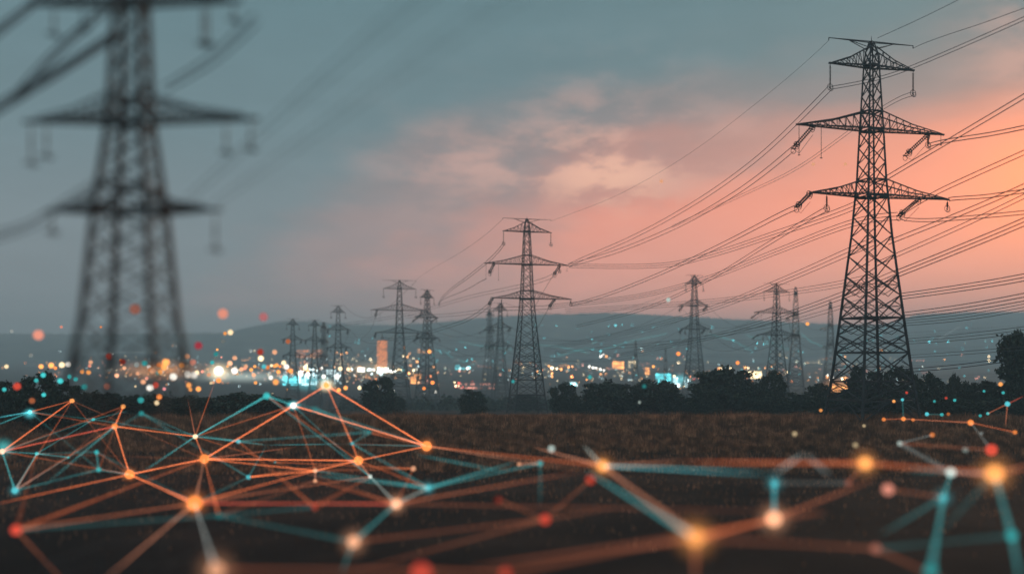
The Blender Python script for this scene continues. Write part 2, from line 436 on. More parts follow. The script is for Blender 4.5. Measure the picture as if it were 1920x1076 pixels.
TREES = [  # x, top, depth, width px, proto, label
    (712, 704, 215, 74, 2, 'bushy dark tree at the foot of the third pylon, right of the tower block'),
    (740, 742, 225, 50, 4, 'low shrub leaning on the right side of the bushy tree near the third pylon'),
    (885, 728, 205, 62, 3, 'round dark bush standing alone left of the middle pylon'),
    (985, 738, 300, 70, 4, 'thin bush behind the legs of the middle pylon'),
    (1056, 714, 215, 60, 2, 'narrow dark tree just right of the middle pylon'),
    (1090, 742, 205, 60, 3, 'low rounded tree filling the gap right of the narrow tree'),
    (1138, 706, 200, 112, 0, 'broad dark tree in the middle of the tree line, left of the teal lit hall'),
    (1230, 704, 200, 114, 1, 'broad dark tree in front of the teal lit hall'),
    (1358, 678, 190, 136, 0, 'largest broad tree of the line, standing left of the lit amber hall'),
    (1288, 744, 200, 64, 4, 'low scrub between the tree by the teal lit hall and the largest broad tree'),
    (1322, 734, 185, 70, 3, 'low crown against the left flank of the largest broad tree'),
    (1410, 716, 185, 80, 2, 'mid height tree on the right flank of the largest broad tree'),
    (1448, 692, 190, 62, 4, 'upright tree in front of the leaning pylon'),
    (1492, 734, 180, 80, 3, 'low bush right of the leaning pylon foot'),
    (1532, 716, 185, 70, 2, 'ragged tree left of the tall right pylon'),
    (1580, 728, 170, 84, 4, 'low ragged tree at the left leg of the tall right pylon'),
    (1622, 686, 165, 90, 3, 'ragged tree behind the middle of the tall right pylon'),
    (1690, 684, 160, 84, 2, 'bushy tree behind the right leg of the tall right pylon'),
    (1655, 742, 150, 90, 4, 'low scrub between the legs of the tall right pylon'),
    (1745, 698, 165, 80, 3, 'rounded tree right of the tall right pylon'),
    (1722, 744, 150, 80, 2, 'low scrub right of the tall right pylon leg'),
    (1788, 698, 175, 34, 2, 'slim pointed tree between rounded trees on the right'),
    (1822, 708, 165, 76, 1, 'wide low tree left of the tall ragged tree'),
    (1782, 742, 150, 90, 4, 'low scrub below the slim pointed tree'),
    (1862, 712, 160, 74, 4, 'rounded crown at the foot of the tall ragged tree'),
    (1925, 720, 155, 84, 3, 'dark crown cut by the right edge of the picture'),
    (1880, 745, 145, 110, 0, 'low dark scrub in front of the tall ragged tree'),
]
for i, (x, top, d, w, p, lab) in enumerate(TREES):
    plant('tree', x, top, d, w, protos[p], lab, 'tree', 'dark trees along the edge of the field', rz=i * 1.7)
plant('tall_tree', 1906, 622, 158, 128, tall, 'tall ragged tree with open crown near the right edge', 'tree', 'dark trees along the edge of the field', .4)
BUSH = [
    (72, 694, 120, 96, 2, 'dark rounded bush left of the blurred pylon'),
    (130, 712, 118, 80, 3, 'lower dark bush at the left leg of the blurred pylon'),
    (18, 712, 124, 70, 4, 'dark bush cut by the left edge of the picture'),
    (192, 728, 130, 100, 0, 'low dark bush behind the blurred pylon, left of its middle'),
    (275, 734, 135, 120, 1, 'low wide bush behind the right leg of the blurred pylon'),
    (365, 738, 140, 110, 0, 'low wide bush right of the blurred pylon'),
    (455, 730, 150, 120, 1, 'dark mound of bush below the bright white street light'),
    (525, 742, 150, 70, 3, 'small dark bush left of the bright waterfront'),
]
for i, (x, top, d, w, p, lab) in enumerate(BUSH):
    plant('bush', x, top, d, w, protos[p], lab, 'bush', 'dark bushes at the left end of the field', rz=i * 2.3)

def far_wood():
    global rng
    rng = np.random.default_rng(5)
    cs = []
    for k in range(420):
        d = rng.uniform(330, 470); px = rng.uniform(-80, 2000)
        if 545 < px < 640: continue
        X = (px - 960) / FP * d; h = rng.uniform(3.0, 6.5) ; r = rng.uniform(2.5, 5.5)
        n = 90
        dv = rng.normal(size=(n, 3)); dv /= np.linalg.norm(dv, axis=1, keepdims=True); dv[:, 2] = np.abs(dv[:, 2])
        cs.append(np.array([X, d, float(zg(X, d))]) + dv * rng.uniform(.5, 1.0, (n, 1)) * np.array([r, r, h]))
    v, f = leaf_quads(np.concatenate(cs), .75)
    tag(link('woodland', np_mesh('woodland', v, f, M_leaf)), 'dim low woodland beyond the field, in front of the town', 'woodland', kind='stuff')
    # scrub and tree tops along the ridge line of the hills
    px = np.concatenate([rng.uniform(-300, 2200, 2600), rng.normal(1800, 70, 500), rng.normal(520, 40, 250)])
    X = (px - 960) / FP * RY
    Y = RY + rng.uniform(-60, 25, len(px))
    s = rng.uniform(1.2, 4.2, len(px))
    base = np.stack([X, Y, zg(X, Y) + s * .3], -1)
    C = np.repeat(base, 14, 0) + rng.normal(size=(len(px) * 14, 3)) * np.repeat(s, 14)[:, None] * np.array([.7, .7, .45])
    v, f = leaf_quads(C, 1.4)
    tag(link('ridge_scrub', np_mesh('ridge_scrub', v, f, M_leaf)), 'fuzzy line of far trees and scrub along the hill ridge', 'scrub', kind='stuff')
far_wood()

# ------------------------------------------------------------------ pylons
LEV = [0, 2.6, 5.07, 8.83, 11.2, 13.35, 16.2, 18.9, 21.5, 24, 26.6, 29.1, 31.3, 33.5, 35.6, 37.7, 40.2, 42.3, 44.3, 46.3, 48.0, 49.3]
W_Z = [0, 5.07, 8.83, 13.35, 24, 29.1, 31.3, 37.7, 40.2, 46.3, 48.7, 49.3]
W_V = [4.25, 3.62, 3.24, 2.80, 1.80, 1.45, 1.30, 1.06, .95, .68, .46, .22]
def corner(k, z, wz, wv):
    w = float(np.interp(z, wz, wv))
    sx, sy = ((-1, -1), (1, -1), (1, 1), (-1, 1))[k % 4]
    return Vector((sx * w, sy * w, z))
def pylon_parts(spec):
    lev, wz, wv = spec['lev'], spec['wz'], spec['wv']
    th = spec.get('th', 1.0)
    rr_ = random.Random(3)
    parts = []
    c = lambda k, z: corner(k, z, wz, wv)
    for k in range(4):
        m = MB()
        for a, b in zip(lev[:-1], lev[1:]):
            f = lambda z: (.36 - .20 * z / lev[-1]) * th * spec.get('leg', 1.0) * (.22 if z < spec.get('slim_below', -1) else 1.0)
            m.bar(c(k, a), c(k, b), f(a), f(b))
        m.box((*c(k, -.4).xy, -.6), .9 * th, .9 * th, .62)
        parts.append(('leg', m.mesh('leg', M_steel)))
    m = MB()
    rings = spec['rings']
    for i, (a, b) in enumerate(zip(lev[:-1], lev[1:])):
        big = b < spec['big']
        wb = (.15 if big else .125) * th
        if b <= spec.get('slim_below', -1):
            if i % 2: continue
            wb *= .3
        for k in range(4):
            p0, p1, q0, q1 = c(k, a), c(k + 1, a), c(k, b), c(k + 1, b)
            if i == 0:
                mid = (q0 + q1) * .5
                m.bar(p0, mid, wb); m.bar(p1, mid, wb)
                m.bar(p0.lerp(q0, .55), p0.lerp(mid, .55), wb * .7); m.bar(p1.lerp(q1, .55), p1.lerp(mid, .55), wb * .7)
                m.bar(p0.lerp(q0, .55), mid, wb * .7); m.bar(p1.lerp(q1, .55), mid, wb * .7)
            else:
                m.bar(p0, q1, wb); m.bar(p1, q0, wb)
            if big and i:
                x = (p0 + q1) * .5
                w0 = (p1 - p0).length; w1 = (q1 - q0).length
                x = p0.lerp(q1, w0 / (w0 + w1))
                for (la, lb, ca) in ((p0, q0, p0), (p1, q1, p1)):
                    mid = la.lerp(lb, .5)
                    m.bar(mid, ca.lerp(x, .5), wb * .6); m.bar(mid, lb.lerp(x, .5), wb * .6)
                    m.bar(mid, x, wb * .55)
                m.bar((p0 + p1) * .5, p0.lerp(x, .5), wb * .55); m.bar((p0 + p1) * .5, p1.lerp(x, .5), wb * .55)
            if any(abs(b - r) < .01 for r in rings) or i == 0:
                m.bar(q0, q1, wb * 1.5)
        if any(abs(b - r) < .01 for r in rings):
            m.bar(c(0, b), c(2, b), wb * .8); m.bar(c(1, b), c(3, b), wb * .8)
    m.bar((0, 0, lev[-1] - .1), (0, 0, lev[-1] + .8), .1 * th, .04)
    for k in range(4): m.bar(c(k, lev[-1]), (0, 0, lev[-1] + .15), .14 * th)
    # climbing ladder up the inside of the front corner
    z = spec['big']
    while z < lev[-1] - 6:
        p = c(0, z) * .9; p.z = z
        m.bar(p + Vector((-.22, .22, 0)), p + Vector((.22, -.22, 0)), .05 * th)
        z += .75
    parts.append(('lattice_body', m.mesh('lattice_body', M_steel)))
    for (z, zt, ll, lr, nseg) in spec['arms']:
        m = MB()
        for side, L in ((-1, ll), (1, lr)):
            w = float(np.interp(z, wz, wv)); wt = float(np.interp(zt, wz, wv))
            tip = Vector((side * L, 0, z + .12))
            for sy in (-1, 1):
                b0 = Vector((side * w, sy * w, z)); t0 = Vector((side * wt, sy * wt, zt))
                tb = tip + Vector((-side * .3, sy * .12, -.12))
                sagp = t0.lerp(tb, .5) + Vector((0, 0, -.10 * (zt - z)))
                m.bar(b0, tb, .22 * th, .15 * th)
                m.tube([t0, sagp, tb + Vector((0, 0, .08))], [.085 * th, .075 * th, .06 * th], 4)
                prev = b0
                for s in range(1, nseg + 1):
                    u = s / (nseg + .6)
                    pb = b0.lerp(tb, u)
                    pt = t0.lerp(sagp, u * 2) if u < .5 else sagp.lerp(tb, u * 2 - 1)
                    m.bar(pb, pt, .085 * th); m.bar(prev, pt, .085 * th)
                    ob = Vector((pb.x, -pb.y, pb.z))
                    m.bar(prev, ob, .07 * th)
                    if sy > 0: m.bar(pb, ob, .08 * th)
                    prev = pb
            m.bar(tip + Vector((-side * .4, 0, -.12)), tip + Vector((side * .1, 0, -.12)), .26 * th)
        w = float(np.interp(z, wz, wv))
        for sy in (-1, 1): m.bar((-w, sy * w, z), (w, sy * w, z), .24 * th)
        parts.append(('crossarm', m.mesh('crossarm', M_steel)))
    if spec.get('earth'):
        z, zl, L = spec['earth']
        m = MB()
        for side in (-1, 1):
            w = float(np.interp(z - .6, wz, wv))
            tip = Vector((side * L, 0, z + .05))
            for sy in (-1, 1):
                m.bar((side * .15, sy * w * .5, z), tip, .12 * th, .09 * th)
                m.bar((side * w, sy * w, zl), tip.lerp(Vector((0, 0, z)), .45), .09 * th)
            m.bar(tip, tip + Vector((0, 0, -.35)), .1 * th)
        parts.append(('earth_wire_arm', m.mesh('earth_wire_arm', M_steel)))
    for kind, x, z, ln in spec['ins']:
        m = MB()
        if kind == 'hang':          # a string of discs with a clamp and arcing rings
            m.bar((x, 0, z), (x, 0, z - ln), .07 * th)
            n = 14
            for k in range(n):
                zz = z - .3 - k * (ln - .6) / n
                m.bar((x, 0, zz), (x, 0, zz - .09), .24 * th * (.6 if th < .9 else 1), .10 * th, 8)
            q = th if th < .9 else 1.0
            m.ring((x, 0, z - ln + .1 * q), (0, 1, 0), .42 * q * (.35 if th < .9 else 1), .035 * th)
            m.ring((x + .15 * q, 0, z - ln - .1 * q), (0, 1, 0), .30 * q * (.35 if th < .9 else 1), .03 * th)
            m.bar((x - .3 * q, -.3 * q, z - ln), (x + .3 * q, .3 * q, z - ln), .16 * th)
        elif kind == 'thin':        # bare jumper rod
            m.bar((x, 0, z), (x, 0, z - ln), .06 * th); m.bar((x - .15, 0, z - ln), (x + .15, 0, z - ln), .12 * th)
        else:                        # twin tension strings pulled along the line, away from the arm
            sg = 1 if kind == 'away' else -1
            a = Vector((x, 0, z)); b = a + Vector((0, sg * ln * .93, -ln * .36))
            for dx in (-.22, .22):
                o = Vector((dx, 0, 0))
                m.bar(a + o, b + o, .08 * th)
                for k in range(12):
                    q = (a + o).lerp(b + o, .12 + .76 * k / 11); q2 = (a + o).lerp(b + o, .12 + .76 * k / 11 + .02)
                    m.bar(q, q2, .26 * th, .14 * th, 8)
            for u in (.04, .80):
                q = a.lerp(b, u)
                m.ring(q, b - a, .42, .045 * th); m.bar(q + Vector((-.4, 0, .1)), q + Vector((.4, 0, -.1)), .12 * th)
                m.ring(q + Vector((.1, 0, -.3)), (1, .3, 0), .32, .035 * th)
            q = a.lerp(b, .98)
            m.bar(q + Vector((-.35, 0, 0)), q + Vector((.35, 0, 0)), .16 * th); m.ring(q + Vector((0, 0, -.35)), (0, 1, 0), .34, .035 * th)
            m.tube([b, b + Vector((0, -sg * ln * .3, -.9)), a + Vector((0, 0, -1.1))], .03 * th, 4)
        parts.append(('insulator', m.mesh('insulator', M_insul)))
    return parts
STD = dict(lev=LEV, wz=W_Z, wv=W_V, big=20.0, th=1.14, rings=[5.07, 8.83, 13.35, 29.1, 31.3, 37.7, 40.2, 46.3],
           arms=[(29.3, 31.3, 9.0, 11.8, 8), (37.9, 40.2, 10.9, 11.0, 8), (46.1, 48.6, 6.2, 6.4, 5)], earth=(49.3, 48.4, 6.3),
           ins=[('hang', -6.1, 46.0, 3.1), ('hang', 6.3, 46.0, 3.0), ('away', -8.6, 37.8, 5.2), ('away', 8.6, 37.8, 5.2), ('hang', 8.6, 37.8, 1.5),
                ('thin', -10.6, 37.8, 3.8), ('thin', -7.4, 37.8, 4.0), ('thin', 10.6, 37.8, 1.3), ('away', -9.0, 29.2, 3.6), ('away', 7.2, 29.2, 4.6), ('hang', -6.6, 29.2, 1.9), ('hang', 11.6, 29.2, 1.2)])
STD_PARTS = pylon_parts(STD)
SLIM = dict(STD, th=1.2)
SLIM['arms'] = [(z_, zt_, a_ * .58, b_ * .52, 5) for z_, zt_, a_, b_, n_ in STD['arms']]
SLIM['earth'] = (49.3, 48.4, 3.2)
SLIM['ins'] = [(k_, x_ * .54, z_, l_ * .8) for k_, x_, z_, l_ in STD['ins'] if k_ != 'thin']
SLIM_PARTS = pylon_parts(SLIM)
PYL = {}
def pylon(name, label, x, top, d, yaw, parts, total=50.1, group='lattice pylons of the power lines', z0=None, wide=1.0):
    X = (x - 960) / FP * d
    z = float(zg(X, d)) if z0 is None else z0
    sc = (CZ + (HZ - top) / FP * d - z) / total
    e = empty('lattice_pylon', (X, d, z), R(yaw), sc)
    e.scale = (sc * wide, sc * wide, sc)
    tag(e, label, 'pylon', group)
    for pn, me in parts: link(pn, me, e)
    PYL[name] = (e, sc)
    return e
def att(name, x, y, z):
    e, sc = PYL[name]
    m = Matrix.LocRotScale(e.location, e.rotation_euler, e.scale)
    return m @ Vector((x, y, z))
pylon('R', 'tall dark lattice pylon on the right, the largest sharp one', 1634, 68, 130, 15, STD_PARTS)
pylon('P2', 'second largest sharp pylon, standing at the field edge in the middle', 988, 405, 255, 15, STD_PARTS)
pylon('P3', 'third pylon of the middle line, just right of the striped tower block', 749, 522, 387, 15, STD_PARTS)
pylon('P4', 'slim pylon close behind the right side of the third pylon', 801, 540, 430, 40, SLIM_PARTS)
pylon('P5', 'smaller pylon left of the tower block, above the end of the waterfront', 634, 570, 440, 15, SLIM_PARTS)
pylon('P6', 'leftmost of the small far pylons, above the amber lit roofs', 549, 595, 440, 20, SLIM_PARTS)
pylon('P7', 'small far pylon right beside the leftmost small one', 590, 597, 450, 20, SLIM_PARTS)
pylon('P8', 'faint thin pylon between the small far pair and the smaller pylon', 607, 602, 520, 70, SLIM_PARTS)
pylon('P9', 'hazy pylon just left behind the middle pylon', 938, 565, 450, 15, SLIM_PARTS)
pylon('P10', 'faintest hazy pylon left of the one behind the middle pylon', 918, 577, 600, 60, SLIM_PARTS)
pylon('P11', 'hazy pylon with a forked tip rising over the trees right of the teal hall', 1302, 512, 430, 8, SLIM_PARTS)
pylon('P12', 'pylon left of the tall right pylon, the nearest of the three there', 1456, 528, 330, 25, STD_PARTS)
pylon('P13', 'thin faint pylon in the gap left of the tall right pylon', 1492, 535, 480, 70, SLIM_PARTS)
pylon('P14', 'thin pylon half hidden behind the left edge of the tall right pylon', 1557, 562, 460, 62, SLIM_PARTS)
pylon('P15', 'small bare mast pylon behind the broad trees, left of the teal hall', 1192, 636, 480, 80, SLIM_PARTS)
pylon('P16', 'smallest hazy pylon rising behind the teal lit hall', 1248, 650, 560, 78, SLIM_PARTS)

# the near pylon, out of focus on the left: 32 m away, about 25 m tall
DL = 28
k = DL / FP
zL = -3.05
def zl(y): return CZ - (y - HZ) * k - zL
wz = [0, zl(900), zl(680), zl(600), zl(400), zl(240), zl(60), zl(-180), zl(-330)]
pw = [195, 150, 112, 95, 73, 47, 37, 26, 6]
wv = [p * k / 1.48 for p in pw]
lv = sorted([0, zl(1040), zl(900), zl(780), zl(680), zl(600), zl(540), zl(485), zl(438), zl(395), zl(352), zl(310), zl(272), zl(235), zl(190), zl(140), zl(95), zl(50), zl(5), zl(-50), zl(-110), zl(-180), zl(-260), zl(-330)])
L = dict(lev=lv, wz=wz, wv=wv, big=zl(690), th=.48, leg=1.5, slim_below=zl(715), rings=[zl(395), zl(352), zl(235), zl(190), zl(5), zl(-50), zl(680)],
         arms=[(zl(395), zl(366), 2.75 * .875, 2.85 * .875, 7), (zl(226), zl(180), 3.45 * .875, 4.05 * .875, 7), (zl(6), zl(-50), 3.3 * .875, 3.5 * .875, 7)], earth=None,
         ins=[(q[0], q[1] * .875, q[2], q[3] * .875) for q in [('hang', -2.6, zl(400), .6), ('hang', 2.75, zl(402), 1.15), ('hang', -3.3, zl(226), 1.35), ('hang', -2.8, zl(228), 1.1), ('hang', 3.1, zl(230), 1.0), ('hang', 3.9, zl(230), .9),
              ('hang', -2.55, zl(8), .95), ('hang', -1.6, zl(8), .8), ('hang', 2.35, zl(8), 1.35), ('hang', 2.5, zl(8), 1.3), ('hang', 3.35, zl(8), .6)]])
L_PARTS = pylon_parts(L)
LX = (246 - 960) * k
le = empty('lattice_pylon', (LX, DL, zL), R(-3))
tag(le, 'big out of focus lattice pylon at the left, nearest to the viewer', 'pylon', 'lattice pylons of the power lines')
for pn, me in L_PARTS: link(pn, me, le)

# ------------------------------------------------------------------ cables
def sag_pts(a, b, sag, n=18, ext=0.0):
    a = Vector(a); b = Vector(b)
    out = []
    for i in range(n + 1):
        t = i / n * (1 + ext)
        p = a.lerp(b, t) if t <= 1 else a + (b - a) * t
        out.append(p + Vector((0, 0, -sag * 4 * t * (1 - t))))
    return out
def px_line(pts, n=12):
    """smooth 3-D polyline through photo points with depth"""
    W = [P(*p) for p in pts]
    if len(W) == 2: return [W[0].lerp(W[1], i / n) for i in range(n + 1)]
    out = []
    for i in range(len(W) - 1):
        p0 = W[max(i - 1, 0)]; p1 = W[i]; p2 = W[i + 1]; p3 = W[min(i + 2, len(W) - 1)]
        for j in range(n):
            t = j / n
            out.append(.5 * ((2 * p1) + (p2 - p0) * t + (2 * p0 - 5 * p1 + 4 * p2 - p3) * t * t + (3 * p1 - p0 - 3 * p2 + p3) * t ** 3))
    out.append(W[-1])
    return out
def cable(label, pts, rad=.05, strands=1, gap=.45, group='overhead power cables'):
    pts = snap([Vector(p) for p in pts])
    rad = rad * 1.2
    mid = pts[0]
    def mk(off):
        m = MB(); m.tube([p + off - mid for p in pts], rad, 4); return m
    if strands == 1:
        o = link('power_cable', mk(Vector((0, 0, 0))).mesh('power_cable', M_wire), loc=mid)
        return tag(o, label, 'cable', group)
    e = empty('power_cable', mid)
    tag(e, label, 'cable', group)
    for s in range(strands):
        off = Vector((.12 * (s - (strands - 1) / 2), 0, -gap * (s - (strands - 1) / 2)))
        link('conductor', mk(off).mesh('conductor', M_wire), e)
    return e
ATT = []
for nm_ in ('R', 'P2', 'P3', 'P4'):
    for kd, ax_, az_, al in STD['ins']:
        ATT.append(att(nm_, ax_, al * .93, az_ - al * .36) if kd == 'away' else att(nm_, ax_, 0, az_ - al))
    for ax_, az_ in ((-9.0, 29.3), (11.8, 29.3), (-10.9, 37.9), (11.0, 37.9), (-6.2, 46.1), (6.4, 46.1), (-6.3, 49.0), (6.3, 49.0)): ATT.append(att(nm_, ax_, 0, az_))
def to_px(v): return 960 + FP * v.x / v.y, HZ - FP * (v.z - CZ) / v.y
def snap(pts):
    for end in (0, -1):
        q = to_px(pts[end])
        best = min(ATT, key=lambda a: math.hypot(to_px(a)[0] - q[0], to_px(a)[1] - q[1]) + abs(a.y - pts[end].y) * .25)
        bp = to_px(best); dist = math.hypot(bp[0] - q[0], bp[1] - q[1])
        if dist < 30 and abs(best.y - pts[end].y) < 40:
            dv = best - pts[end]; n = len(pts)
            m = max(2, n // 3)
            for i in range(m):
                w = (1 - i / m) ** 2
                k_ = i if end == 0 else n - 1 - i
                pts[k_] = pts[k_] + dv * w
    return pts
C = cable
C('twin cable from the left top arm of the tall pylon to the middle pylon', px_line([(1553, 172, 128.5), (1420, 297, 165), (1300, 382, 200), (1180, 447, 230), (1062, 492, 258)]), .048, 2, .75)
C('twin cable from the left middle arm of the tall pylon to the middle pylon', px_line([(1490, 284, 132), (1380, 362, 168), (1270, 424, 205), (1160, 470, 232), (1066, 498, 258)]), .048, 2, .75)
C('twin cable from the left lower arm of the tall pylon to the middle pylon', px_line([(1492, 378, 131), (1360, 455, 172), (1240, 512, 212), (1140, 552, 238), (1058, 580, 258)]), .048, 2, .6)
C('cable pair starting at the ragged clamp under the left lower arm of the tall pylon', px_line([(1544, 388, 130), (1430, 463, 170), (1325, 526, 215), (1210, 578, 245), (1080, 612, 275)]), .045, 2, .55)
C('flat sagging triple cable behind the tall pylon, ending at the middle pylon', px_line([(1645, 357, 134), (1590, 391, 140), (1450, 440, 175), (1325, 480, 210), (1230, 499, 238), (1068, 503, 258)]), .04, 3, .5)
C('triple cable crossing just above the forked tip pylon', px_line([(1690, 398, 128), (1590, 420, 150), (1450, 474, 190), (1310, 527, 235), (1180, 557, 270), (1000, 575, 300)]), .04, 3, .5)
C('triple cable passing over the pylon left of the tall one', px_line([(1640, 452, 138), (1590, 473, 145), (1470, 525, 180), (1330, 580, 230), (1180, 622, 290), (1020, 655, 340)]), .04, 3, .55)
C('lower triple cable over the thin pylons left of the tall one', px_line([(1680, 514, 128), (1590, 550, 145), (1470, 592, 180), (1330, 632, 230), (1150, 668, 290)]), .04, 3, .5)
C('steep twin cable rising to the right edge beside the middle arm of the tall pylon', px_line([(1660, 335, 132), (1790, 258, 122), (1925, 178, 112), (2120, 60, 100)]), .05, 2, .5)
C('twin cable from the right middle arm of the tall pylon to the right edge', px_line([(1738, 266, 132), (1830, 256, 122), (1925, 238, 112), (2140, 190, 100)]), .048, 2, .4)
C('pale twin cable sloping to the glow at the right edge, above the lower arm', px_line([(1690, 392, 134), (1755, 361, 128), (1840, 322, 120), (1925, 284, 112), (2120, 195, 100)]), .045, 2, .5)
C('thin twin cable sloping into the sunset glow below the lower arm', px_line([(1665, 455, 134), (1790, 405, 122), (1925, 347, 112), (2120, 255, 100)]), .045, 2, .5)
C('nearly level twin cable from the right tip of the lower arm of the tall pylon', px_line([(1770, 371, 133), (1840, 369, 124), (1925, 358, 114), (2120, 335, 102)]), .045, 2, .4)
C('level twin cable passing behind the tall pylon under its lower arm', px_line([(1660, 420, 140), (1780, 411, 126), (1925, 398, 114), (2120, 375, 102)]), .04, 2, .4)
C('dark triple cable rising to the right edge in the middle of the glow', px_line([(1680, 514, 130), (1790, 470, 122), (1925, 414, 112), (2120, 325, 100)]), .048, 3, .42)
C('upper flat triple cable right of the tall pylon, above the hill', px_line([(1686, 556, 150), (1800, 540, 135), (1925, 519, 122), (2150, 470, 108)]), .045, 3, .42)
C('lower flat triple cable right of the tall pylon, close above the hill', px_line([(1692, 592, 150), (1800, 578, 135), (1925, 556, 122), (2150, 510, 108)]), .045, 3, .45)
C('thin triple cable almost touching the hill ridge on the right', px_line([(1696, 606, 165), (1800, 596, 145), (1925, 575, 130), (2150, 530, 112)]), .035, 3, .4)
C('dark twin cable low on the right, ending at the tall ragged tree', px_line([(1696, 695, 160), (1790, 687, 156), (1880, 676, 152)]), .05, 2, .5)
C('earth wire from the left peak of the tall pylon to the middle pylon', px_line([(1566, 76, 128), (1430, 185, 165), (1290, 290, 205), (1160, 365, 235), (1046, 410, 256)]), .022)
C('earth wire leaving the peak of the tall pylon to the upper right', px_line([(1645, 72, 130), (1720, 38, 122), (1805, -4, 114), (1950, -80, 104)]), .03)
C('earth wire from the right peak arm of the tall pylon to the top right', px_line([(1713, 83, 131), (1815, 53, 121), (1925, 14, 112), (2100, -50, 100)]), .03)
C('twin cable passing the top arm of the tall pylon to the upper right', px_line([(1558, 168, 129), (1645, 148, 128), (1720, 122, 122), (1925, 33, 108), (2100, -50, 98)]), .035, 2, .35)
C('faint twin cable behind the tall pylon at the height of its middle arm', px_line([(1712, 165, 150), (1640, 212, 165), (1500, 312, 200), (1400, 362, 230), (1260, 425, 270)]), .035, 2, .5)
C('twin cable running down left from the left middle arm of the middle pylon', px_line([(946, 466, 254), (905, 498, 275), (860, 532, 310), (806, 566, 420)]), .065, 2, .7)
C('single cable from the left jumper of the middle pylon to the slim pylon', px_line([(903, 525, 256), (870, 545, 290), (806, 570, 425)]), .06)
C('faint earth wire from the left peak of the middle pylon into the distance', px_line([(946, 408, 254), (900, 448, 275), (840, 487, 320), (760, 527, 386)]), .03)
C('twin cable from the lower left arm of the middle pylon towards the third pylon', px_line([(916, 577, 254), (870, 602, 290), (800, 625, 340), (740, 648, 386)]), .06, 2, .8)
C('level cable between the lower arms of the middle and third pylons', px_line([(1050, 578, 257), (930, 580, 290), (850, 590, 330), (766, 594, 386)]), .05, 2, .9)
C('thin triple cable crossing behind the forked tip pylon', px_line([(1645, 518, 175), (1500, 545, 230), (1300, 568, 280), (1060, 583, 320)]), .04, 3, .6)
C('thin twin cable low over the hill between the tall and the middle pylon', px_line([(1640, 556, 190), (1450, 610, 240), (1250, 642, 280), (1040, 660, 330)]), .04, 2, .7)
C('faint level twin cable left of the middle pylon at its lower arm', px_line([(1056, 530, 270), (900, 552, 330), (760, 590, 400), (620, 612, 450)]), .045, 2, .9)
C('thin pair of cables under the lower right arm of the tall pylon', px_line([(1645, 494, 146), (1790, 430, 132), (1925, 366, 122), (2120, 270, 108)]), .04, 2, .5)
C('faint triple cable low on the right, in front of the hill', px_line([(1700, 640, 190), (1800, 632, 170), (1925, 618, 150), (2150, 590, 125)]), .035, 3, .5)
C('faint twin cable lowest but one on the right, in front of the hill', px_line([(1705, 668, 190), (1800, 662, 170), (1925, 652, 150), (2150, 630, 125)]), .035, 2, .5)
def span(label, a, pa, b, pb, sag, rad=.06, strands=1):
    C(label, sag_pts(att(a, *pa), att(b, *pb), sag), rad, strands, .8)
NM = {'P3': 'third pylon', 'P5': 'smaller pylon', 'P6': 'leftmost small pylon', 'P7': 'small pylon beside it', 'P9': 'hazy pylon', 'P11': 'forked tip pylon', 'P12': 'near pylon of the three', 'P13': 'thin faint pylon',
      'P2': 'middle pylon', 'P4': 'slim pylon', 'P14': 'half hidden thin pylon', 'P10': 'faintest pylon', 'R': 'tall right pylon', 'P15': 'bare mast', 'P16': 'smallest pylon'}
AR = [('left lower', (-5, 0, 29.0)), ('right lower', (5.2, 0, 29.0)), ('left middle', (-5.8, 0, 37.7)), ('right middle', (5.6, 0, 37.7)), ('top', (3.1, 0, 49))]
for a, b, sag, idx in (('P3', 'P5', 9, (0, 1, 2, 3, 4)), ('P5', 'P7', 7, (0, 1, 2, 3)), ('P7', 'P6', 2, (0, 2)), ('P9', 'P4', 6, (0, 1, 2, 3)), ('P2', 'P9', 7, (0, 1, 3)), ('P11', 'P12', 7, (0, 1, 2, 3)),
                       ('P12', 'P13', 8, (0, 1, 3)), ('P14', 'P13', 4, (0, 2)), ('P11', 'P9', 10, (0, 1, 2, 3, 4)), ('P4', 'P3', 2, (1, 3)), ('P9', 'P10', 6, (0, 3)), ('P16', 'P11', 9, (0, 1)), ('P15', 'P16', 8, (1, 3))):
    for i in idx:
        nm, p = AR[i]
        span(f'thin {nm} arm cable between the {NM[a]} and {NM[b]}', a, p, b, p, sag, .045)
for i, (ya, yb, da) in enumerate(((626, 640, 480), (648, 655, 520), (676, 668, 420), (700, 706, 460), (612, 634, 430), (722, 716, 480))):
    where = ('highest', 'second highest', 'third highest', 'third lowest', 'second lowest', 'lowest')[(1, 2, 3, 4, 0, 5)[i]]
    C(f'{where} of the long thin level cables strung in front of the hill', px_line([(1930, ya, da), (1500, (ya + yb) / 2 + 14, da * 1.1), (1100, yb + 8, da * 1.2), (640, yb - 6, da * 1.3)]), .035, 2, 1.3)
# blurred cables of the near pylon
C('blurred thick cable from the left edge up to the top of the blurred pylon', px_line([(-40, 225, 23), (36, 178, 25), (130, 122, 27), (222, 62, 29)]), .05, 2, .10)
C('blurred cable just above the thick one, left of the blurred pylon', px_line([(36, 176, 25), (120, 85, 27), (200, 15, 29)]), .04, 2, .1)
C('blurred cable at the top left corner', px_line([(-30, 78, 26), (40, 25, 28), (100, -25, 30)]), .045, 2, .1)
C('blurred cable hanging left from the lower arm of the blurred pylon', px_line([(-30, 450, 23), (60, 420, 25), (130, 375, 27), (190, 335, 29)]), .022, 2, .1)
C('blurred cable sloping down from the right top arm of the blurred pylon', px_line([(480, 35, 23), (400, 110, 26), (310, 165, 29)]), .028, 2, .16)
C('faint blurred cable right of the blurred pylon, upper of two', px_line([(1250, -300, 11), (860, -60, 16), (640, 118, 22), (490, 250, 27), (350, 375, 33)]), .011, 2, .2)
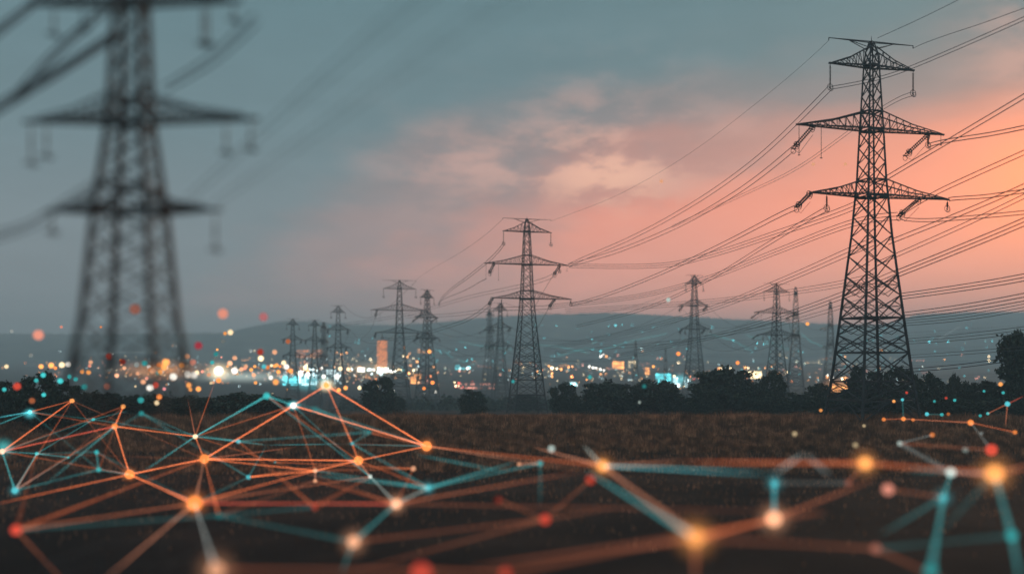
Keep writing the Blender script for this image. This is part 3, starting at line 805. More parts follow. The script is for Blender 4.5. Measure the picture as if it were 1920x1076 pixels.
C('faint blurred cable right of the blurred pylon, lower of two', px_line([(1250, -200, 11), (900, 30, 16), (680, 185, 22), (540, 285, 27), (400, 385, 33)]), .008, 2, .2)
kn = MB(); kn.ball((0, 0, 0), .12, .12, .15); kn.bar((-.2, 0, -.08), (.2, 0, .08), .12)
tag(link('cable_clamp', kn.mesh('cable_clamp', M_insul), loc=P(36, 178, 25)), 'blurred dark clamp on the thick cable at the left edge', 'clamp')

# ------------------------------------------------------------------ lights
COL = {
    'orange': (1.0, .28, .065), 'amber': (1.0, .38, .10), 'peach': (1.0, .47, .26), 'red': (.80, .085, .05), 'salmon': (.92, .34, .24), 'pink': (.72, .24, .25),
    'teal': (.05, .50, .50), 'cyan': (.12, .72, .80), 'white': (1.0, .93, .82), 'cream': (1.0, .74, .42), 'brown': (.46, .13, .05), 'pale': (.55, .66, .60), 'crimson': (.55, .06, .09), 'grey': (.36, .40, .38), 'cold white': (.72, .96, 1.0)}
LCOL = {'orange': (.92, .20, .065), 'teal': (.05, .36, .37), 'cyan': (.08, .50, .56), 'peach': (.85, .32, .18), 'red': (.7, .10, .055), 'brown': (.40, .11, .05)}
mb = MB(); mb.ball((0, 0, 0), 1, nu=20, nv=12)
BALL = mb.mesh('glow_ball', M_glow, True)
def orb(name, x, y, r, c, colr, E, label, cat, group):
    """a small ball of light floating over the field; depth gives it the lens blur c"""
    d = 1.0 / (c / KB + 1 / FOC)
    d = min(d, hit(x, y, 900) * .94)
    c = KB * (1 / d - 1 / FOC)
    s = max(r - c * .5, r * .42)
    o = link(name, BALL, loc=P(x, y, d), colr=(*COL[colr], E))
    rad = s * d / FP
    o.scale = (rad, rad, rad)
    tag(o, label, cat, group)
    LAST[0] = o
    return d
LAST = [None]
GLOW_VOLUME = mb.mesh('halo', M_glow_volume, True)
ORD = ['first', 'second', 'third', 'fourth', 'fifth', 'sixth', 'seventh', 'eighth', 'ninth', 'tenth', 'eleventh', 'twelfth', 'thirteenth', 'fourteenth', 'fifteenth', 'sixteenth', 'seventeenth', 'eighteenth', 'nineteenth', 'twentieth']
def ordw(i): return ORD[i] if i < len(ORD) else f'{i + 1}th'
SECT = [(140, 'left of the blurred pylon'), (345, 'behind the blurred pylon'), (470, 'right of the blurred pylon'), (545, 'left of the leftmost small pylon'), (640, 'around the far waterfront'), (705, 'left of the striped tower block'),
        (745, 'at the striped tower block'), (800, 'around the third pylon'), (905, 'right of the slim pylon'), (1030, 'behind the middle pylon'), (1140, 'right of the middle pylon'), (1222, 'left of the teal hall'),
        (1310, 'around the teal hall'), (1440, 'above the largest broad tree'), (1545, 'left of the tall right pylon'), (1720, 'behind the tall right pylon'), (9999, 'right of the tall right pylon')]
def sector(x):
    for xm, s in SECT:
        if x < xm: return s
def auto_labels(items, noun):
    """items: (x, y, colour, size word) -> labels that count each look from the left inside its stretch of the picture"""
    from collections import defaultdict
    g = defaultdict(list)
    for i, (x, y, c, s) in enumerate(items): g[(sector(x), c, s)].append(i)
    out = [None] * len(items)
    for (sec, c, s), ii in g.items():
        ii.sort(key=lambda i: items[i][0])
        for n, i in enumerate(ii):
            out[i] = f'{s} {c} {noun} {sec}' if len(ii) == 1 else f'{s} {c} {noun} {sec}, {ordw(n)} from left'
    return out

# network nodes: id: x, y, apparent radius, blur share, colour, strength, short name, place
N = {
    'a1': (4, 846, 7, .3, 'peach', 1.6, 'left edge node', 'at the left edge of the picture'),
    'a2': (135, 751, 5.5, .25, 'amber', 1.8, 'yellow star node', 'at the foot of the dark bush left'),
    'a3': (56, 772, 5, .3, 'cyan', 1.6, 'cyan spark node', 'left of the yellow star node'),
    'a4': (231, 762, 6, .3, 'amber', 1.3, 'small upper node', 'at the foot of the blurred pylon'),
    'a5': (215, 799, 7.5, .3, 'orange', 1.5, 'pylon foot node', 'below the small upper node'),
    'a6': (366, 818, 6, .25, 'cream', 1.7, 'white hub node', 'in the middle of the left network'),
    'a7': (383, 860, 11, .22, 'orange', 1.6, 'orange hub node', 'just below the white hub node'),
    'a8': (243, 889, 11, .22, 'orange', 1.6, 'lower left hub node', 'left below the orange hub node'),
    'a9': (365, 943, 20, .22, 'orange', 1.6, 'biggest amber node', 'in the lower left, largest there'),
    'b1': (30, 993, 18, .35, 'red', 1.1, 'red corner node', 'in the lower left corner'),
    'b2': (28, 919, 9, .35, 'cyan', .9, 'left cyan node', 'above the red corner node'),
    'b3': (69, 850, 5, .3, 'teal', 1.2, 'small left teal node', 'near the left edge node'),
    'b4': (128, 857, 4, .3, 'teal', 1.0, 'tiny teal node', 'right of the small left teal node'),
    'b5': (181, 847, 7, .45, 'teal', 1.1, 'upper teal twin', 'upper of a vertical teal pair'),
    'b6': (185, 880, 7.5, .45, 'teal', 1.2, 'lower teal twin', 'lower of a vertical teal pair'),
    'b7': (447, 827, 6.5, .4, 'cyan', .8, 'cyan hub node', 'right of the white hub node'),
    'b8': (500, 742, 9.5, .35, 'teal', 1.2, 'high teal node', 'on the dark mound of bush'),
    'b9': (550, 760, 8, .3, 'white', 1.9, 'white star node', 'below the bright waterfront'),
    'c1': (612, 722, 8, .3, 'amber', 2.0, 'waterfront node', 'on the bright waterfront'),
    'c2': (466, 894, 7, .4, 'cyan', .7, 'pale cyan node', 'right of the orange hub node'),
    'c3': (591, 882, 7, .4, 'peach', 1.2, 'upper peach twin', 'upper of a vertical peach pair'),
    'c4': (591, 901, 6.5, .4, 'peach', .8, 'lower peach twin', 'lower of a vertical peach pair'),
    'c5': (590, 950, 12, .5, 'red', .5, 'dim red node', 'below the peach pair'),
    'c6': (405, 1068, 29, .4, 'peach', .9, 'bottom peach node', 'cut by the bottom edge, left'),
    'c7': (410, 966, 13, .6, 'teal', .28, 'faint teal node', 'right below the biggest amber node'),
    'c8': (175, 786, 4, .3, 'teal', 1.0, 'tiny upper teal node', 'left of the pylon foot node'),
    'c9': (265, 775, 8, .5, 'teal', .8, 'soft teal node', 'right of the pylon foot node'),
    'd1': (590, 768, 10, .6, 'teal', .6, 'soft teal glow node', 'right of the white star node'),
    'd3': (672, 863, 10.5, .2, 'orange', 1.6, 'centre left node', 'left of the centre'),
    'd4': (660, 831, 6, .5, 'cyan', .6, 'cyan upper node', 'above the centre left node'),
    'd5': (694, 810, 7, .6, 'teal', .4, 'dim teal node', 'in the grass above the cyan upper node'),
    'd6': (800, 836, 11.5, .2, 'orange', 1.7, 'centre orange node', 'in the grass left of centre'),
    'd7': (775, 878, 8, .4, 'peach', .8, 'soft peach node', 'below the centre orange node'),
    'd8': (694, 893, 6.5, .4, 'pale', 1.1, 'pale joint node', 'below the centre left node'),
    'd9': (803, 914, 10.5, .4, 'cyan', .9, 'bright cyan node', 'below the soft peach node'),
    'e1': (743, 944, 16, .3, 'peach', 1.4, 'peach hub node', 'left below the bright cyan node'),
    'e2': (663, 1015, 21, .35, 'peach', 1.1, 'lower peach node', 'near the bottom, left of centre'),
    'e3': (790, 1074, 33, .45, 'red', 1.5, 'bottom red node', 'cut by the bottom edge, left of centre'),
    'e4': (948, 1074, 24, .45, 'red', .7, 'second bottom red node', 'cut by the bottom edge at the centre'),
    'e5': (1022, 973, 19, .35, 'red', .8, 'lone red node', 'alone in the dark middle'),
    'e6': (935, 937, 14, .5, 'red', .28, 'dark red node', 'left above the lone red node'),
    'e7': (1107, 899, 16, .4, 'red', .5, 'red shadow node', 'just under the right hub node'),
    'e8': (1130, 873, 18, .4, 'amber', 1.5, 'right hub node', 'right of centre on the light band'),
    'e9': (1034, 841, 11, .4, 'pale', .8, 'pale grass node', 'in the grass left of the right hub node'),
    'f1': (1013, 868, 10, .5, 'teal', .7, 'teal band node', 'below the pale grass node'),
    'f2': (973, 870, 7.5, .5, 'peach', .6, 'small peach node', 'left of the teal band node'),
    'f3': (1304, 1007, 30, .42, 'amber', 1.7, 'brightest low node', 'brightest one near the bottom'),
    'f4': (1451, 972, 24, .3, 'peach', 1.35, 'right peach node', 'right of the brightest low node'),
    'f5': (1452, 905, 14, .5, 'cyan', .7, 'cyan post node', 'straight above the right peach node'),
    'f6': (1622, 868, 21, .42, 'amber', 1.6, 'right amber node', 'on the light band at the right'),
    'f7': (1665, 917, 20, .35, 'salmon', .9, 'salmon node', 'below the right amber node'),
    'f8': (1590, 905, 13, .5, 'salmon', .28, 'faint salmon node', 'left of the salmon node'),
    'f9': (1783, 885, 16, .4, 'pale', .95, 'pale white node', 'left of the far right amber node'),
    'g1': (1865, 888, 27, .42, 'amber', 1.7, 'far right amber node', 'largest on the right edge'),
    'g2': (1859, 843, 16, .35, 'red', 1.1, 'red right node', 'above the far right amber node'),
    'g3': (1769, 932, 15, .5, 'cyan', .6, 'right cyan node', 'below the pale white node'),
    'g4': (1642, 1028, 20, .5, 'salmon', .42, 'brownish low node', 'near the bottom right of centre'),
    'g5': (1745, 1070, 25, .5, 'teal', .75, 'bottom teal node', 'cut by the bottom edge, right'),
    'g6': (1897, 1003, 21, .45, 'teal', .85, 'right edge teal node', 'near the lower right corner'),
    'g7': (1490, 813, 8.5, .5, 'cream', .6, 'yellowish grass node', 'in the grass left of the tall pylon'),
    'g8': (1604, 834, 9.5, .5, 'cream', .45, 'cream grass node', 'in the grass above the right amber node'),
    'g9': (1687, 831, 9, .5, 'pale', .7, 'pale upper right node', 'in the grass below the tall pylon'),
    'h1': (1810, 843, 10, .5, 'pale', .35, 'dim pale node', 'in the grass left of the red right node'),
    'h2': (1748, 815, 7.5, .4, 'orange', .8, 'small orange grass node', 'in the grass right of the tall pylon'),
    'h3': (1820, 792, 7.5, .3, 'orange', 1.5, 'orange field edge node', 'at the field edge by the right trees'),
    'h4': (1903, 810, 6.5, .4, 'orange', 1.0, 'orange edge node', 'in the grass at the right edge'),
    'h5': (1694, 785, 5.5, .3, 'orange', 1.5, 'orange leg node', 'at the right leg of the tall pylon'),
    'h6': (1657, 786, 5, .3, 'orange', 1.0, 'red orange leg node', 'between the legs of the tall pylon'),
    'h7': (1738, 776, 5, .3, 'cyan', 1.0, 'cyan scrub node', 'in the scrub right of the tall pylon'),
    'h8': (1889, 757, 6.5, .3, 'cyan', 1.0, 'cyan tree node', 'in front of the tall ragged tree'),
    'h9': (1876, 720, 5.5, .3, 'amber', 1.5, 'amber tree node', 'in the crown beside the tall ragged tree'),
    'i1': (1676, 752, 4, .3, 'amber', 1.5, 'amber scrub node', 'in the scrub by the right leg'),
    'i2': (1692, 749, 4, .3, 'cyan', .9, 'small cyan scrub node', 'right beside the amber scrub node'),
    'i3': (1790, 750, 4, .3, 'teal', 1.0, 'teal scrub node', 'below the slim pointed tree'),
    'i4': (1766, 777, 4.5, .3, 'teal', .9, 'low teal scrub node', 'left below the teal scrub node'),
    'i5': (1852, 775, 4, .3, 'teal', 1.0, 'teal foot node', 'at the foot of the rounded crown right'),
    'i6': (1838, 779, 4, .3, 'teal', .8, 'second teal foot node', 'just left of the teal foot node'),
    'i7': (1539, 769, 4.5, .3, 'amber', 1.0, 'amber left leg node', 'at the left leg of the tall pylon'),
    'i8': (1620, 798, 5, .4, 'cream', .5, 'dim cream node', 'in the grass under the tall pylon'),
    'i9': (1845, 733, 3.5, .3, 'teal', .9, 'tiny teal tree node', 'in front of the rounded crown right'),
    'j1': (1881, 736, 4, .3, 'teal', 1.0, 'teal node over the cyan', 'above the cyan tree node'),
    'j2': (1778, 776, 4.5, .3, 'orange', .5, 'dim orange scrub node', 'beside the low teal scrub node'),
    'j3': (1712, 787, 4.5, .3, 'orange', .7, 'small orange leg node', 'right of the orange leg node'),
    'j4': (1752, 752, 3.5, .3, 'teal', .8, 'small dark teal node', 'in the scrub left of the slim tree'),
    'j5': (1700, 736, 3.5, .3, 'red', .8, 'tiny red node', 'in the bushy tree by the right leg'),
    'j6': (1774, 746, 3.5, .3, 'red', .7, 'second tiny red node', 'below the slim pointed tree'),
    'j7': (1840, 812, 6, .5, 'grey', .5, 'grey grass node', 'in the grass under the orange field edge node'),
    'j8': (516, 866, 4, .5, 'teal', .6, 'tiny mid teal node', 'right of the cyan hub node'),
    'j9': (1208, 724, 7, .5, 'teal', .5, 'teal tree node', 'over the broad tree left of the teal hall'),
    'k1': (1106, 707, 6.5, .4, 'teal', .9, 'teal air node', 'above the tree right of the middle pylon'),
    'k2': (1199, 754, 5, .4, 'pale', .5, 'pale tree node', 'in front of the broad middle trees'),
    'k3': (962, 715, 5, .4, 'teal', .8, 'teal pylon node', 'inside the foot of the middle pylon'),
}
ND = {}
for key, (x, y, r, bs, c, E, short, place) in N.items():
    dk = .80 if c in ('orange', 'amber') else .9
    if y > 900 and r > 9: bs = min(.6, bs * 1.35)
    d = orb('network_node', x, y, r, max(2.2, 2 * r * bs), c, E * dk, f'{c} {short} {place}' if c not in short else f'glowing {short} {place}', 'light node', 'glowing nodes of the light network')
    ND[key] = (x, y, d)
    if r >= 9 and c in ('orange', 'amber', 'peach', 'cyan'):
        h = link('halo', GLOW_VOLUME, LAST[0], colr=(*COL[c], .45 * E / (1.9 * max(r, 1) * d / FP)))  # added emissive ball imitating the bloom round the node
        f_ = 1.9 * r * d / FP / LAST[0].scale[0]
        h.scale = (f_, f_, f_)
FREE = {'x1': (-12, 784, 95, 'the left edge'), 'x2': (-12, 799, 95, 'the left edge lower down'), 'x3': (-20, 947, 60, 'the left edge'), 'x4': (180, 1100, 30, 'the bottom left'), 'x5': (404, 712, 110, 'the bright street light'),
        'x6': (352, 748, 105, 'the bushes'), 'x7': (130, 1100, 38, 'the bottom left corner'), 'x8': (500, 834, 96, 'the grass'), 'x9': (640, 832, 96, 'the grass'), 'y1': (500, 745, 105, 'the mound'),
        'y2': (965, 866, 60, 'the light band'), 'y3': (585, 890, 62, 'the dark field'), 'y4': (780, 852, 62, 'the grass'), 'y5': (948, 884, 55, 'the dark field'), 'y6': (1098, 882, 42, 'the light band'),
        'y7': (880, 1062, 30, 'the dark bottom'), 'y8': (1508, 850, 34, 'the grass edge'), 'y9': (1558, 892, 32, 'the dark field'), 'z1': (1640, 898, 36, 'the salmon node'), 'z2': (1650, 1002, 30, 'the brownish node'),
        'z3': (1013, 948, 44, 'the dark field'), 'z4': (1303, 1100, 24, 'the bottom edge'), 'z5': (1915, 1100, 24, 'the bottom right corner'), 'z6': (1450, 888, 30, 'the cyan post'), 'z7': (1940, 872, 30, 'the right edge'),
        'z8': (1094, 835, 48, 'the grass'), 'z9': (80, 912, 62, 'the dark left field'), 'w1': (268, 884, 72, 'the dark field'), 'w2': (1280, 866, 36, 'the light band'), 'w3': (555, 838, 92, 'the grass'), 'w4': (240, 770, 105, 'the pylon foot'),
        'w5': (1690, 790, 100, 'the pylon leg'), 'w6': (1760, 1000, 30, 'the dark right field'), 'w7': (1150, 952, 38, 'the dark field'), 'w8': (1920, 742, 100, 'the right edge'), 'w9': (1885, 800, 100, 'the grass'),
        'v1': (1000, 838, 70, 'the pale grass node'), 'v2': (720, 700, 120, 'x'), 'v3': (1780, 1090, 26, 'the bottom'), 'v4': (1700, 880, 30, 'the pale band'), 'v5': (640, 1076, 34, 'the bottom left of centre'), 'v6': (1550, 960, 32, 'the dark field')}
def endp(k):
    if k in ND: return ND[k], N[k][6]
    x, y, d, nm = FREE[k]
    return (x, y, min(d, hit(x, y, 900) * .94)), nm
used = {}
def light_line(a, b, w, c, I, extra='', thick=None):
    (xa, ya, da), na = endp(a); (xb, yb, db), nb = endp(b)
    pa, pb = P(xa, ya, da), P(xb, yb, db)
    dm = 2 / (1 / da + 1 / db)
    cb = KB * abs(1 / dm - 1 / FOC)
    s = max(1.6, min(w - cb, w * .75), w * .36)
    cov = min(1.0, 1.27 * s / max(cb, .01))
    m = MB(); n = 8
    # the same thread all along, a little thicker where it leaves its nodes
    def rad(i):
        t = i / n; q = 1.25 - .5 * math.sin(math.pi * t)
        if a in FREE: q *= min(1, .05 + t * 2.2)
        if b in FREE: q *= min(1, .05 + (1 - t) * 2.2)
        return s * dm / FP * .5 * q
    m.tube([pa.lerp(pb, i / n) - pa for i in range(n + 1)], [rad(i) for i in range(n + 1)], 6)
    o = link('light_line', m.mesh('light_line', M_beam), loc=pa, colr=(*LCOL.get(c, COL[c]), (.52 if w < 5 else .38 if w < 9 else .32) * I / cov))
    thick = thick if thick else 'thin' if w < 4 else ('broad' if w > 14 else 'soft')
    lab = f'{thick} {c} line from {na} to {nb}{extra}'
    tag(o, lab, 'light line', 'lines of the light network')
LN = [  # from, to, apparent width, colour, brightness
    ('a1', 'a2', 2.2, 'orange', .9), ('a1', 'a5', 2.2, 'red', .7), ('x1', 'a3', 2, 'cyan', .8), ('x2', 'a3', 2, 'teal', .7), ('a3', 'a2', 2, 'orange', .5), ('a1', 'b2', 3, 'teal', .5), ('b2', 'b3', 2.5, 'teal', .45),
    ('a1', 'b3', 3, 'teal', .4), ('b3', 'b4', 2.5, 'teal', .5), ('b3', 'c8', 2.5, 'teal', .3), ('c8', 'w4', 3, 'teal', .35), ('a4', 'a5', 4.5, 'orange', .8), ('a5', 'a6', 2.5, 'orange', .8), ('a5', 'a8', 4.5, 'orange', .9),
    ('a5', 'z9', 4, 'teal', .35), ('a5', 'b2', 5, 'brown', .6), ('a6', 'a7', 4, 'orange', .8), ('a6', 'b8', 2.5, 'teal', .8), ('a6', 'x5', 5, 'orange', .5), ('a6', 'x6', 2.5, 'brown', .8), ('a6', 'b7', 3, 'teal', .5), ('a6', 'w1', 2.5, 'teal', .55),
    ('a7', 'b9', 2.8, 'orange', 1.0), ('a7', 'a8', 4.5, 'orange', 1.0), ('a7', 'a9', 10, 'peach', .35), ('a7', 'd3', 2.6, 'orange', .9), ('a7', 'c3', 3, 'orange', .5), ('a7', 'w3', 4, 'brown', .5), ('a8', 'a9', 4.5, 'orange', .6),
    ('a8', 'x3', 7, 'orange', .55), ('b5', 'b6', 6, 'teal', .45), ('b6', 'a8', 4, 'teal', .3), ('a9', 'x4', 17, 'peach', .30), ('a9', 'c6', 13, 'grey', .35), ('a9', 'c3', 5, 'orange', .4), ('a9', 'b1', 10, 'brown', .45), ('a9', 'e1', 8, 'red', .35),
    ('b1', 'x7', 14, 'brown', .25), ('b1', 'a7', 12, 'orange', .25), ('b9', 'c1', 3, 'orange', .9), ('b9', 'd6', 2.6, 'orange', .9), ('c1', 'd6', 3.4, 'orange', 1.1), ('c1', 'd4', 2.5, 'orange', .5), ('d4', 'd3', 3, 'orange', .5), ('b8', 'b9', 3, 'teal', .5),
    ('b7', 'x8', 4, 'teal', .35), ('c2', 'c3', 3.5, 'orange', .6), ('c2', 'x8', 6, 'teal', .3), ('x8', 'x9', 4, 'teal', .4), ('x9', 'd6', 5, 'teal', .35), ('c3', 'd3', 4, 'orange', .7), ('c3', 'c4', 6, 'peach', .4), ('d3', 'd6', 5, 'orange', 1.0), ('d3', 'd8', 6, 'peach', .5),
    ('d8', 'e1', 9, 'pale', .30), ('d4', 'd5', 5, 'teal', .25), ('d9', 'e1', 10, 'pale', .28), ('d9', 'y2', 11, 'teal', .5), ('d9', 'y3', 9, 'teal', .45), ('y4', 'y5', 10, 'teal', .4), ('d6', 'e8', 10, 'orange', .30), ('d6', 'y6', 7, 'peach', .22),
    ('e1', 'y6', 12, 'brown', .5), ('e1', 'e2', 14, 'teal', .35), ('d8', 'a9', 6, 'brown', .35), ('e8', 'f3', 20, 'peach', .30), ('y6', 'f3', 15, 'teal', .42), ('e8', 'z6', 14, 'cyan', .42), ('e8', 'w2', 17, 'peach', .30), ('w2', 'f6', 22, 'orange', .42),
    ('f6', 'g1', 22, 'orange', .34), ('g1', 'z7', 18, 'brown', .6), ('f3', 'f4', 24, 'orange', .36), ('f3', 'y7', 26, 'brown', .30), ('f4', 'f5', 22, 'cyan', .48), ('z6', 'y8', 12, 'grey', .45), ('y8', 'y9', 16, 'grey', .32), ('f4', 'z1', 20, 'brown', .42),
    ('f9', 'g3', 14, 'teal', .4), ('g3', 'g5', 26, 'teal', .42), ('g9', 'f9', 20, 'grey', .32), ('g1', 'g6', 22, 'teal', .38), ('g6', 'z5', 24, 'teal', .34), ('g3', 'z2', 18, 'teal', .18), ('f1', 'z3', 12, 'teal', .16), ('f3', 'z4', 28, 'brown', .35),
    ('z8', 'e8', 12, 'pale', .35), ('v1', 'e8', 8, 'peach', .3), ('f1', 'f2', 8, 'peach', .3), ('f9', 'g1', 20, 'grey', .28), ('h3', 'h4', 3, 'orange', .25), ('h5', 'h3', 3, 'brown', .7), ('h6', 'h5', 3, 'orange', .3), ('h8', 'w9', 4, 'brown', .6),
    ('h8', 'w8', 3, 'red', .35), ('i2', 'h5', 2.5, 'teal', .25), ('h7', 'i4', 2.5, 'teal', .25), ('i5', 'h8', 2.5, 'brown', .6), ('g2', 'h3', 5, 'grey', .2), ('g9', 'h2', 5, 'grey', .2), ('f4', 'v6', 22, 'brown', .25), ('g4', 'v3', 22, 'brown', .22),
    ('e3', 'e4', 22, 'brown', .28), ('e4', 'v6', 22, 'brown', .2), ('e5', 'v5', 18, 'brown', .2), ('f7', 'g3', 16, 'brown', .25), ('f6', 'f8', 14, 'brown', .3), ('g4', 'g6', 22, 'teal', .09), ('e6', 'e5', 12, 'brown', .2), ('e7', 'e5', 14, 'brown', .22),
    ('e1', 'v6', 18, 'brown', .18), ('e2', 'e5', 16, 'brown', .2), ('c6', 'e3', 20, 'brown', .2), ('b1', 'c7', 14, 'teal', .12), ('c7', 'e2', 14, 'teal', .12), ('d9', 'f1', 9, 'teal', .3), ('f5', 'f8', 14, 'grey', .12), ('f3', 'g4', 22, 'brown', .2), ('g2', 'g9', 10, 'brown', .3),
    ('g1', 'w6', 22, 'teal', .10), ('e2', 'v5', 18, 'teal', .2), ('e5', 'w7', 16, 'brown', .18), ('v4', 'f9', 22, 'teal', .3),
]
for a in LN: light_line(*a)
# the finer, fainter threads between neighbouring nodes
rt = random.Random(21)
have = {frozenset(a[:2]) for a in LN}
keys = list(N)
cand = []
for i, a in enumerate(keys):
    for b in keys[i + 1:]:
        xa, ya = N[a][:2]; xb, yb = N[b][:2]
        dd = math.hypot(xa - xb, (ya - yb) * 1.6)
        if xa < 830 and xb < 830 and ya < 1000 and yb < 1000 and 60 < dd < 320 and frozenset((a, b)) not in have and abs(xa - xb) > 25 and not (ya < 735 or yb < 735): cand.append((a, b))
rt.shuffle(cand)
deg = {}
nf = 0
for a, b in cand:
    if deg.get(a, 0) > 2 or deg.get(b, 0) > 2: continue
    ym = (N[a][1] + N[b][1]) / 2; xm = (N[a][0] + N[b][0]) / 2
    if xm > 1150 and ym < 850: continue
    if nf > 72: break
    nf += 1; deg[a] = deg.get(a, 0) + 1; deg[b] = deg.get(b, 0) + 1
    warm_ = N[rt.choice((a, b))][4] in ('orange', 'amber', 'red', 'peach', 'cream', 'salmon')
    w = rt.uniform(1.6, 2.6) if ym < 850 else (rt.uniform(3, 6) if ym < 920 else rt.uniform(9, 20))
    light_line(a, b, w, ('orange' if rt.random() < .7 else 'brown') if warm_ else 'teal', rt.uniform(.08, .22), thick='faint')

# soft round lights hanging in the air (out of focus discs in the photograph)
AIR = [(72, 628, 14, 'salmon', .95, 'large salmon disc of light low in the sky left of the blurred pylon'), (418, 588, 14, 'salmon', .85, 'large salmon disc of light in the sky right of the blurred pylon'),
       (494, 594, 12, 'pink', .62, 'large dim pink disc of light just over the hill shoulder'), (372, 648, 11, 'crimson', .62, 'crimson disc of light against the hill right of the blurred pylon'),
       (432, 623, 7.5, 'cream', 1.3, 'bright cream light on the hill line right of the blurred pylon'), (422, 625, 5, 'amber', .9, 'small amber light touching the bright cream one on the hill line'),
       (253, 580, 15, 'salmon', .42, 'dull red glow inside the legs of the blurred pylon'), (488, 660, 9, 'red', .45, 'soft red light over the cream lamp left of the small pylons'),
       (204, 668, 10, 'red', .62, 'soft red light beside the foot of the blurred pylon'), (230, 678, 9, 'red', .28, 'dim red light right of the soft red one in the pylon foot'),
       (32, 724, 10, 'red', .85, 'bright red light over the dark bush at the left edge'), (60, 751, 8, 'brown', .8, 'dull brown light below the bright red one at the left'), (200, 724, 9, 'salmon', .40, 'dull salmon light in the bushes at the pylon foot'),
       (1240, 340, 5, 'peach', .80, 'small salmon speck in the sky left of the tall pylon'), (1525, 308, 5, 'peach', .80, 'small salmon speck in the sky by the left middle arm'), (1585, 308, 5, 'peach', .80, 'second salmon speck in the sky touching the tall pylon'),
       (1253, 562, 6, 'pale', .9, 'pale green light in the sky left of the forked tip pylon'), (1514, 607, 5, 'amber', 1.3, 'amber light at the hill ridge left of the tall pylon'), (22, 621, 5, 'grey', .8, 'faint grey ring of light at the far left'),
       (115, 613, 4, 'salmon', .8, 'small salmon spark near the left leg of the blurred pylon'), (189, 613, 3, 'orange', 1.2, 'tiny orange spark between the legs of the blurred pylon')]
for x, y, r, c, E, lab in AIR:
    orb('floating_light', x, y, r, max(2, .34 * 2 * r), c, E, lab, 'light', 'round lights floating in the air')
BOK = [(12, 687, 5, 'cream', .8), (77, 687, 5.5, 'amber', 1.2), (96, 685, 6.5, 'amber', 1.3), (104, 690, 4, 'orange', .9), (116, 684, 6.5, 'cream', 1.2), (127, 683, 6, 'white', .8), (154, 697, 5, 'amber', .7), (166, 698, 5.5, 'amber', .7), (170, 679, 5, 'peach', .7), (168, 686, 4, 'salmon', .7),
       (81, 703, 6, 'teal', .9), (113, 714, 6.5, 'teal', 1.0), (68, 713, 5, 'teal', .6), (130, 706, 6, 'teal', .8), (142, 711, 5, 'teal', .6), (158, 725, 7, 'teal', .35), (82, 740, 5, 'teal', .9), (8, 730, 5, 'teal', .7), (271, 681, 7, 'teal', .6), (256, 684, 6, 'grey', .6), (58, 666, 5, 'grey', .35),
       (233, 690, 4.5, 'peach', .9), (286, 695, 7, 'peach', .9), (301, 697, 6, 'amber', 1.0), (311, 679, 9, 'amber', 1.35), (308, 688, 7, 'amber', 1.3), (299, 684, 6, 'orange', .8), (281, 727, 8, 'white', 1.2), (292, 722, 8, 'red', .8), (299, 744, 6.5, 'orange', 1.1), (294, 755, 6, 'cream', .8), (308, 729, 4, 'pink', .9), (264, 750, 7, 'teal', .5), (258, 700, 4.5, 'peach', .7), (275, 709, 4, 'salmon', .7),
       (352, 668, 6, 'peach', .55), (362, 679, 7, 'salmon', .40), (340, 685, 6.5, 'amber', .7), (325, 706, 8, 'white', 1.0), (352, 702, 9, 'white', .75), (364, 703, 8, 'white', .6), (410, 695, 9.5, 'white', 2.2), (410, 713, 6, 'orange', 1.0), (354, 722, 7, 'amber', 1.1), (357, 730, 5, 'amber', .9), (372, 729, 6, 'amber', 1.0), (431, 681, 6, 'peach', 1.0), (440, 671, 5.5, 'peach', .6), (440, 695, 7, 'white', 1.4),
       (453, 692, 5, 'peach', .8), (461, 687, 5, 'peach', .6), (471, 693, 4.5, 'amber', 1.0), (476, 703, 5, 'peach', .8), (489, 672, 6.5, 'cream', 1.5), (495, 687, 6, 'cyan', .45), (515, 660, 6, 'peach', .6), (532, 680, 5.5, 'cream', 1.1), (515, 686, 4.5, 'amber', .8), (522, 697, 5, 'amber', 1.0), (545, 695, 5.5, 'amber', .9), (517, 716, 7, 'amber', .8), (564, 701, 6, 'white', 1.4), (577, 702, 5, 'white', 1.6), (573, 690, 5.5, 'cream', 1.4), (405, 664, 6, 'teal', .3), (418, 640, 5, 'grey', .25),
       (540, 640, 6, 'brown', .6), (607, 706, 5, 'white', 1.2), (632, 706, 6, 'white', 1.3), (1272, 663, 5, 'orange', 1.0), (1383, 680, 4.5, 'orange', 1.0), (811, 717, 4.5, 'orange', 1.2), (795, 728, 4, 'orange', .9), (674, 727, 4.5, 'cream', 1.3), (648, 727, 5, 'amber', 1.2), (635, 731, 5, 'amber', 1.1), (653, 692, 4, 'cream', 1.3), (638, 691, 5, 'cream', 1.3), (805, 659, 4.5, 'amber', 1.1), (1225, 687, 3.5, 'amber', 1.2)]
_rb = random.Random(31)
for _ in range(34): BOK.append((_rb.uniform(215, 545), _rb.gauss(694, 13), _rb.uniform(2.4, 6.2), _rb.choice(['amber', 'amber', 'peach', 'cream', 'white', 'orange', 'teal', 'salmon']), _rb.uniform(.4, 1.1)))
labs = auto_labels([(x, y, c, 'large round' if r > 6.9 else 'round' if r > 5.2 else 'small round') for x, y, r, c, E in BOK], 'light')
for (x, y, r, c, E), lab in zip(BOK, labs):
    orb('floating_light', x, y, r * 1.15, max(2.6, .40 * 2 * r), c, E * 1.6, lab, 'light', 'out of focus round lights over the town edge')

